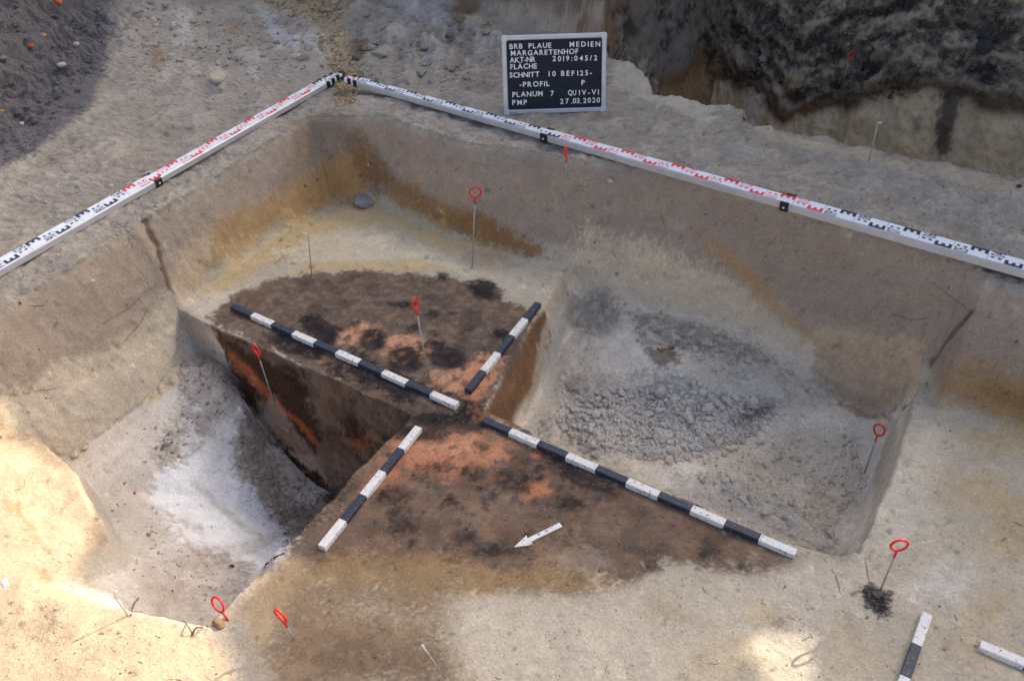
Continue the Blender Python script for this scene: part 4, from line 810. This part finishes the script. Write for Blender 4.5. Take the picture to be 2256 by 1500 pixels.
for wd, x0, x1, ya, yb in WORDS:
    p0, p1 = b2(x0, ya), b2(x1, yb); capm = np.linalg.norm(b2(x0, ya) - b2(x0, ya - 74)); sc = capm / CAP
    Gs = [glyph(c, .06, .016) for c in wd]; wid = [(V[:, 0].max() - V[:, 0].min()) * sc for V, _ in Gs]
    tot = np.linalg.norm(p1 - p0); gap = (tot - sum(wid)) / max(len(wd) - 1, 1)
    if gap < .0012:
        kx = (tot - .0012 * (len(wd) - 1)) / sum(wid)
    else: kx = 1.0
    gap = (tot - kx * sum(wid)) / max(len(wd) - 1, 1); d = (p1 - p0) / tot; pos = 0
    for c, (V, Fc), wi in zip(wd, Gs, wid):
        if c not in LM:
            me = bpy.data.meshes.new('letter'); V2 = V - (V[:, 0].min(), 0, 0); me.from_pydata(V2.tolist(), [], Fc); me.materials.append(M['letter']); LM[c] = me
        o = bpy.data.objects.new('letter', LM[c]); col.objects.link(o); o.parent = board
        q = p0 + d * pos; o.location = (q[0], q[1] + random.uniform(-.0005, .0005), .0006); o.scale = (sc * kx, sc, sc * .5)
        o.rotation_euler = (0, 0, math.atan2(d[1], d[0]) + random.uniform(-.02, .02)); pos += wi * kx + gap
mk = MB(); 
for i in range(9): mk.box(.018 + i * .0045, .018 + i * .0045 + .0028, .006, .0085, .0041, .0044)
mk.build('frame_print', simple_mat('print_blue', (70, 110, 170), .5), board)
# folding strut at the back so that the board stands
lw = Matrix(board.matrix_world).inverted()
a = Vector((BW / 2, BH * .8, -.013)); back = board.matrix_world @ a; ft = back + Vector((-bn[0] * .10, -bn[1] * .10, 0)); ft.z = ground_z(ft.x, ft.y) - .002
b_ = lw @ ft; MB().tube([a, b_], .004, 8).build('strut', M['alu'], board)

# ------------------------------------------------------------------ pins
def tip_of(base, px, pull=0.0):
    d = ray(*px); t = np.arange(1.0, 8.0, .002); Q = CAM + d * t[:, None]
    k = np.argmin(np.hypot(Q[:, 0] - base[0], Q[:, 1] - base[1]) + np.where(Q[:, 2] < base[2], 9, 0)); return Q[k] - d * pull
def ring_pin(label, bpx, rpx, yaw, dia=0.040, pull=0.0, neck=0.028, sink=0.03, oval=1.0):
    """bpx: foot in the photo, rpx: centre of the red eye"""
    base = hit(*bpx); top = tip_of(base, rpx, pull); L_ = top - base; ln = np.linalg.norm(L_); ax = L_ / ln
    e = empty('ring_pin', tuple(base), label, 'marking pin', 'steel pins with red ring heads')
    r = dia / 2; s_top = ln - r * oval; loc = lambda s: ax * s
    MB().tube([loc(-sink), loc(s_top - neck * .9)], .0025, 8).build('shaft', M['steel'], e, True)
    MB().tube([loc(s_top - neck), loc(s_top)], .0031, 8).build('painted_neck', M['red'], e, True)
    h = np.array([math.cos(yaw), math.sin(yaw), 0]); h = h - ax * (h @ ax); h /= np.linalg.norm(h); c = ax * ln
    pts = [c + r * (h * math.sin(t) * (0.96 if t < 5 else .9) - ax * oval * math.cos(t)) for t in np.linspace(0.12, 2 * math.pi - .05, 26)]
    MB().tube(pts, .0032, 8).build('ring', M['red'], e, True)
    return e
VY = math.radians(30)      # a ring turned square to the viewer
ring_pin('tall red ring pin standing on the pale planum before the rear wall', (1040, 592), (1047, 424), VY + .1, .042)
ring_pin('red ring pin seen edge-on among the orange burnt soil', (945, 832), (915, 668), VY + 1.2, .034, oval=1.25)
ring_pin('red ring pin stuck before the dark burnt profile of the left pit', (607, 895), (565, 771), VY - .7, .042)
ring_pin('short red ring pin leaning over the brown front corner of the planum', (648, 1408), (618, 1356), VY - .52, .038, oval=1.35)
ring_pin('red ring pin at the near end of the left pit beside a tan stone', (502, 1366), (480, 1331), VY - .40, .034, oval=1.3, pull=-.06)
ring_pin('red ring pin at the right end of the clod-filled pit', (1905, 1040), (1937, 947), VY - .7, .036, oval=1.3)
ring_pin('red ring pin with wide open ring above a small pile of dark ash', (1938, 1303), (1981, 1201), VY + .05, .043)
ring_pin('red ring pin half hidden under the right staff', (1248, 388), (1247, 334), VY + 1.3, .034, neck=.03)
ring_pin('red ring pin stuck in the dark layered wall at the back', (1855, 187), (1874, 122), VY + .5, .044, pull=.09)
def nail(label, pts_px, r=.0021, tipmat='brass', sink=.03, mat='steel'):
    """bent wire nail: first pixel is the foot, the rest go up it"""
    base = hit(*pts_px[0]); P3 = [tip_of(base, q) for q in pts_px[1:]]
    e = empty('wire_nail', tuple(base), label, 'nail', 'thin steel nails')
    a = (P3[0] - base); a /= np.linalg.norm(a)
    MB().tube([-a * sink, P3[0] - base], r, 8).build('shank', M[mat], e, True)
    if len(P3) > 1: MB().tube([P3[0] - base] + [q - base for q in P3[1:]], r * 1.25, 8).build('bent_head', M[tipmat], e, True)
    else: MB().tube([P3[0] - base - a * .012, P3[0] - base + a * .002], r * 1.4, 8).build('head', M[tipmat], e, True)
    return e
nail('thin nail with bent white head at the far edge of the dark stain', [(687, 609), (679, 516), (666, 514)])
nail('slanting nail with bright tip at the bottom edge of the planum', [(982, 1494), (938, 1432), (930, 1420)], .0021)
nail('thin upright nail on the grey ground behind the right staff', [(1914, 356), (1934, 272), (1942, 270)])
nail('bent pale wire nail at the lip of the sunlit ledge', [(282, 1356), (254, 1316), (252, 1304), (258, 1300)], .0018)
nail('short thin nail behind the rod beside the clod-filled pit', [(1185, 962), (1188, 938)], .0014)
hb = hit(812, 358); e = empty('wire_nail', tuple(hb), 'small bright nail stuck in the brown rear corner of the trench', 'nail', 'thin steel nails')
d_ = np.array([.55, -.75, .1]); d_ /= np.linalg.norm(d_)
MB().tube([-d_ * .02, d_ * .022], .0014, 8).build('shank', M['steel'], e, True); MB().tube([d_ * .020, d_ * .030], .0022, 8).build('head', M['brass'], e, True)

# ------------------------------------------------------------------ north arrow
ar = [(1475, 990), (1497, 1018), (1262, 1132), (1275, 1155), (1135, 1172), (1228, 1085), (1234, 1108)]
ap = [U(800 + x / 3.41, 860 + y / 3.41, .006) for x, y in ar]; ac = np.mean(ap, 0)
az_ = ground_z(*np.array([q[:2] for q in ap]).T).max() + .0006
v = [(q[0] - ac[0], q[1] - ac[1], 0) for q in ap] + [(q[0] - ac[0], q[1] - ac[1], .004) for q in ap]; k = len(ap)
sgn = sum(v[i][0] * v[(i + 1) % k][1] - v[(i + 1) % k][0] * v[i][1] for i in range(k))
ff = [tuple(reversed(range(k))), tuple(range(k, 2 * k))] + [(i, (i + 1) % k, k + (i + 1) % k, k + i) for i in range(k)]
if sgn < 0: ff = [tuple(reversed(f)) for f in ff]
o = obj('north_arrow', v, ff, M['white']); o.location = (ac[0], ac[1], az_); tag(o, 'flat white north arrow lying on the dark stained planum', 'arrow')

# ------------------------------------------------------------------ stones, roots, sticks
def stone(label, px, size, mat, flat=.7, sink=.3, name='stone', seed=0, cat='stone', group=None):
    c = hit(*px); g = np.random.default_rng(seed + 100); import bmesh
    bm = bmesh.new(); bmesh.ops.create_icosphere(bm, subdivisions=3, radius=1.0)
    dirs = g.normal(size=(7, 3)); dirs /= np.linalg.norm(dirs, axis=1)[:, None]; cut = g.uniform(.62, .92, 7)
    for vv in bm.verts:
        p_ = np.array(vv.co); 
        for d, k_ in zip(dirs, cut):
            ex = p_ @ d - k_
            if ex > 0: p_ = p_ - d * ex * .85
        vv.co = p_ * (size[0], size[1], size[2] if len(size) > 2 else size[0] * flat)
    me = bpy.data.meshes.new(name); bm.to_mesh(me); bm.free(); me.materials.append(M[mat]); me.polygons.foreach_set('use_smooth', np.ones(len(me.polygons), bool))
    o = bpy.data.objects.new(name, me); col.objects.link(o); hz = size[2] if len(size) > 2 else size[0] * flat
    o.location = (c[0], c[1], c[2] + hz * (1 - 2 * sink)); o.rotation_euler = (g.uniform(-.2, .2), g.uniform(-.2, .2), g.uniform(0, 6)); return tag(o, label, cat, group)
stone('flat grey stone wedged in the rear corner of the trench floor', (806, 443), (.058, .046, .024), 'grey_stone', sink=.46, seed=1)
stone('tan stone at the near end of the left pit', (482, 1376), (.020, .014, .010), 'tan_stone', seed=2)
stone('small dark pebble on the white sand of the left pit', (510, 1249), (.010, .009, .008), 'dark_stone', seed=3)
stone('pale sand lump at the left foot of the pit wall', (166, 1003), (.020, .015, .013), 'pale_stone', seed=4)
stone('cream lump fallen at the wall foot beside the pale sand lump', (187, 988), (.014, .011, .009), 'pale_stone', seed=5)
stone('small cream stone in the left wall high above the pit', (205, 620), (.010, .008, .006), 'pale_stone', seed=6)
stone('small pale stone on the left wall near the sunlit corner', (64, 906), (.008, .007, .006), 'pale_stone', seed=7)
stone('pale pebble on the grey ground beside the left staff', (244, 412), (.012, .010, .008), 'pale_stone', seed=8)
stone('orange brick fragment at the top of the dark spoil heap', (128, 8), (.028, .020, .016), 'brick', seed=9)
stone('orange brick crumb on the slope of the dark spoil heap', (69, 104), (.016, .012, .010), 'brick', seed=10)
stone('yellowish stone high on the dark spoil heap', (95, 82), (.022, .018, .013), 'tan_stone', seed=11)
stone('cream stone in the middle of the dark spoil heap', (137, 146), (.024, .018, .014), 'pale_stone', seed=12)
stone('small cream stone right on the dark spoil heap', (168, 100), (.016, .013, .010), 'pale_stone', seed=13)
stone('tiny pale stone low on the dark spoil heap', (49, 275), (.014, .011, .009), 'pale_stone', seed=14)
stone('yellow pebble at the left margin of the dark spoil heap', (4, 248), (.014, .012, .009), 'tan_stone', seed=15)
stone('tiny orange brick crumb on the floor of the right pit', (1607, 1103), (.006, .005, .004), 'brick', seed=16)
stone('orange brick crumb on the grey sand of the left pit', (297, 1086), (.007, .005, .004), 'brick', seed=17)
stone('dark rounded stone in the black wall at the upper right', (2168, 108), (.045, .038, .036), 'dark_stone', sink=.35, seed=18)
stone('grey stone set in the black wall left of the pin', (1680, 132), (.026, .022, .020), 'grey_stone', sink=.35, seed=19)
stone('pale clod on the churned slope at the back', (480, 175), (.045, .038, .030), 'pale_stone', sink=.4, seed=20)
stone('pale crumb of soil at the trench lip below the right staff', (1345, 400), (.014, .011, .009), 'pale_stone', seed=21)
stone('bright white flake on the sunlit ledge at the left margin', (10, 1284), (.016, .010, .005), 'letter', seed=23)
stone('dark pebble in the grey ground near the right edge', (2245, 411), (.009, .008, .006), 'dark_stone', seed=22)
def root(label, px, r=.0014, mat='root', lift=.004, name='rootlet', cat='root', group='thin roots'):
    P3 = [hit(*q) + np.array((0, 0, lift if 0 < i < len(px) - 1 else lift * .3)) for i, q in enumerate(px)]
    b0 = P3[0]; Q = [q - b0 for q in P3]; out = []
    for i in range(len(Q) - 1):
        for t in np.linspace(0, 1, 5)[:-1]:
            a0, a1, a2, a3 = Q[max(i - 1, 0)], Q[i], Q[i + 1], Q[min(i + 2, len(Q) - 1)]
            out.append(.5 * (2 * a1 + (a2 - a0) * t + (2 * a0 - 5 * a1 + 4 * a2 - a3) * t * t + (3 * a1 - a0 - 3 * a2 + a3) * t ** 3))
    out.append(Q[-1]); o = MB().tube(out, [r * (1 - .5 * i / len(out)) for i in range(len(out))], 6).build(name, M[mat], None, True); o.location = tuple(b0); return tag(o, label, cat, group)
root('dark stick poking out at the edge of the planum above the left pit', [(586, 1244), (606, 1232), (628, 1218)], .0035, 'dkroot', .008, name='stick', cat='stick', group=None)
root('curled brown root hanging over the lip of the sunlit ledge', [(424, 1400), (432, 1386), (448, 1384), (458, 1380)], .0022, lift=.006)
root('straight rootlet below the curled root on the sunlit lip', [(426, 1399), (412, 1376), (402, 1366)], .0016, lift=.005)
root('pale forked root beside the bent wire nail', [(290, 1357), (300, 1338), (309, 1328), (306, 1318)], .0022, lift=.02)
root('thin pale root in the lip of the left wall', [(372, 470), (378, 455), (386, 446)], .0016, lift=.01)
root('curved rootlet on the dark planum near the black charcoal patch', [(882, 1112), (895, 1100), (901, 1095)], .0011)
root('fine rootlet lying across the dark front planum', [(975, 1118), (1000, 1108), (1014, 1110)], .0009)
root('fine fibre dangling at the burnt profile rim', [(803, 870), (806, 850), (808, 836)], .0009)
root('pale fibre in the black soil of the burnt profile', [(812, 928), (820, 934), (826, 936)], .0009)
root('rootlet in the right wall below the staff', [(1456, 470), (1462, 495), (1470, 515)], .0010)
root('small root at the trench lip beside the ring pin under the staff', [(1252, 392), (1262, 380), (1258, 376)], .0014, lift=.008)
root('thin twig on the far planum beside the bent nail', [(605, 582), (624, 568), (640, 560)], .0009)
root('forked twig lying behind the thin twig on the far planum', [(618, 556), (626, 568), (630, 580)], .0009)

# ------------------------------------------------------------------ unseen sheets added on the far bank, cut to shape the shade
sh = SUN[:2] / np.linalg.norm(SUN[:2]); pv = np.array([sh[1], -sh[0]]); TE = SUN[2] / math.hypot(SUN[0], SUN[1]); VS = 4.1
def blocker(label, pts, shift=0.0, posts=True):
    """pts: outline as (u across the sun, v where the shadow of that point falls on the planum)"""
    e0 = pts[0]; base = sh * (VS + shift) + pv * e0[0]; gz = 1.0
    e = empty('shade_blocker', (base[0], base[1], gz), label, 'blocker', 'added unseen shade blockers')
    loc = [((u - e0[0]) * pv[0], (u - e0[0]) * pv[1], ((VS + shift - v) * TE - gz) if v is not None else 0.02) for u, v in pts]
    k = len(loc); off = sh * .004
    vv = [(a, b, c) for a, b, c in loc] + [(a + off[0], b + off[1], c) for a, b, c in loc]
    obj('cloth', vv, [tuple(range(k)), tuple(reversed(range(k, 2 * k)))] + [(i, k + i, k + (i + 1) % k, (i + 1) % k) for i in range(k)], M['blocker'], e)
    us = [u for u, _ in pts]
    for u in (min(us) + .05, max(us) - .05):
        q = (u - e0[0]) * pv + sh * .05; tp = max(c for (a, b, c), (uu, _) in zip(loc, pts) if abs(uu - u) < .4) if any(abs(uu - u) < .4 for uu in us) else 2.4
        MB().tube([(q[0], q[1], -.4), (q[0], q[1], tp)], .03, 10).build('post', M['wood'], e)
    return e
def uv0(px, py):
    q = hit(px, py); return float(q[:2] @ pv), float(q[:2] @ sh - q[2] / TE)
# border of the sunlit ground, found on the terrain and carried back along the sun's rays
lit = [uv0(*q) for q in [(150, 1268), (275, 1335), (400, 1385), (462, 1392), (490, 1430), (525, 1500)]]
lit = [q for q in lit if not .98 < q[0] < 1.215] + [(.06, -1.25), (.085, -.84), (.22, -.72), (.34, -.70), (.43, -.65), (.55, -.635), (.69, -.715), (1.0, -.74), (1.05, -.43), (1.15, -.43), (1.19, -.60)]
lit = sorted(lit); mono = [lit[0]]
for q in lit[1:]:
    if q[0] > mono[-1][0] + .02: mono.append(q)
t1 = uv0(1612, 1388); t2 = uv0(1690, 1500); t3 = uv0(1792, 1398); t4 = uv0(1792, 1500)
blocker('broad grey-green tarp on posts beyond the trench, added out of view to cast the shade', [(-4.2, None), (2.02, None), (2.02, -.7)] + [(mono[-1][0] + .05, -.72)] + mono[::-1] + [(mono[0][0] - .04, -1.3), (-4.2, -1.5)])
blocker('lower grey-green tarp right of the broad one, added out of view, with a slit above it for the sun patch', [(2.0, None), (4.2, None), (4.2, .2), (2.30, .2), t4, t3, t1, (2.0, .44)], .02)
blocker('upper grey-green tarp hung above the slit, added out of view to bound the sun patch', [(4.2, .40), (4.2, -.1), (2.6, -.25), (1.95, -.7), (1.95, .46), t1, (2.22, .375), (2.27, .40)], .04)
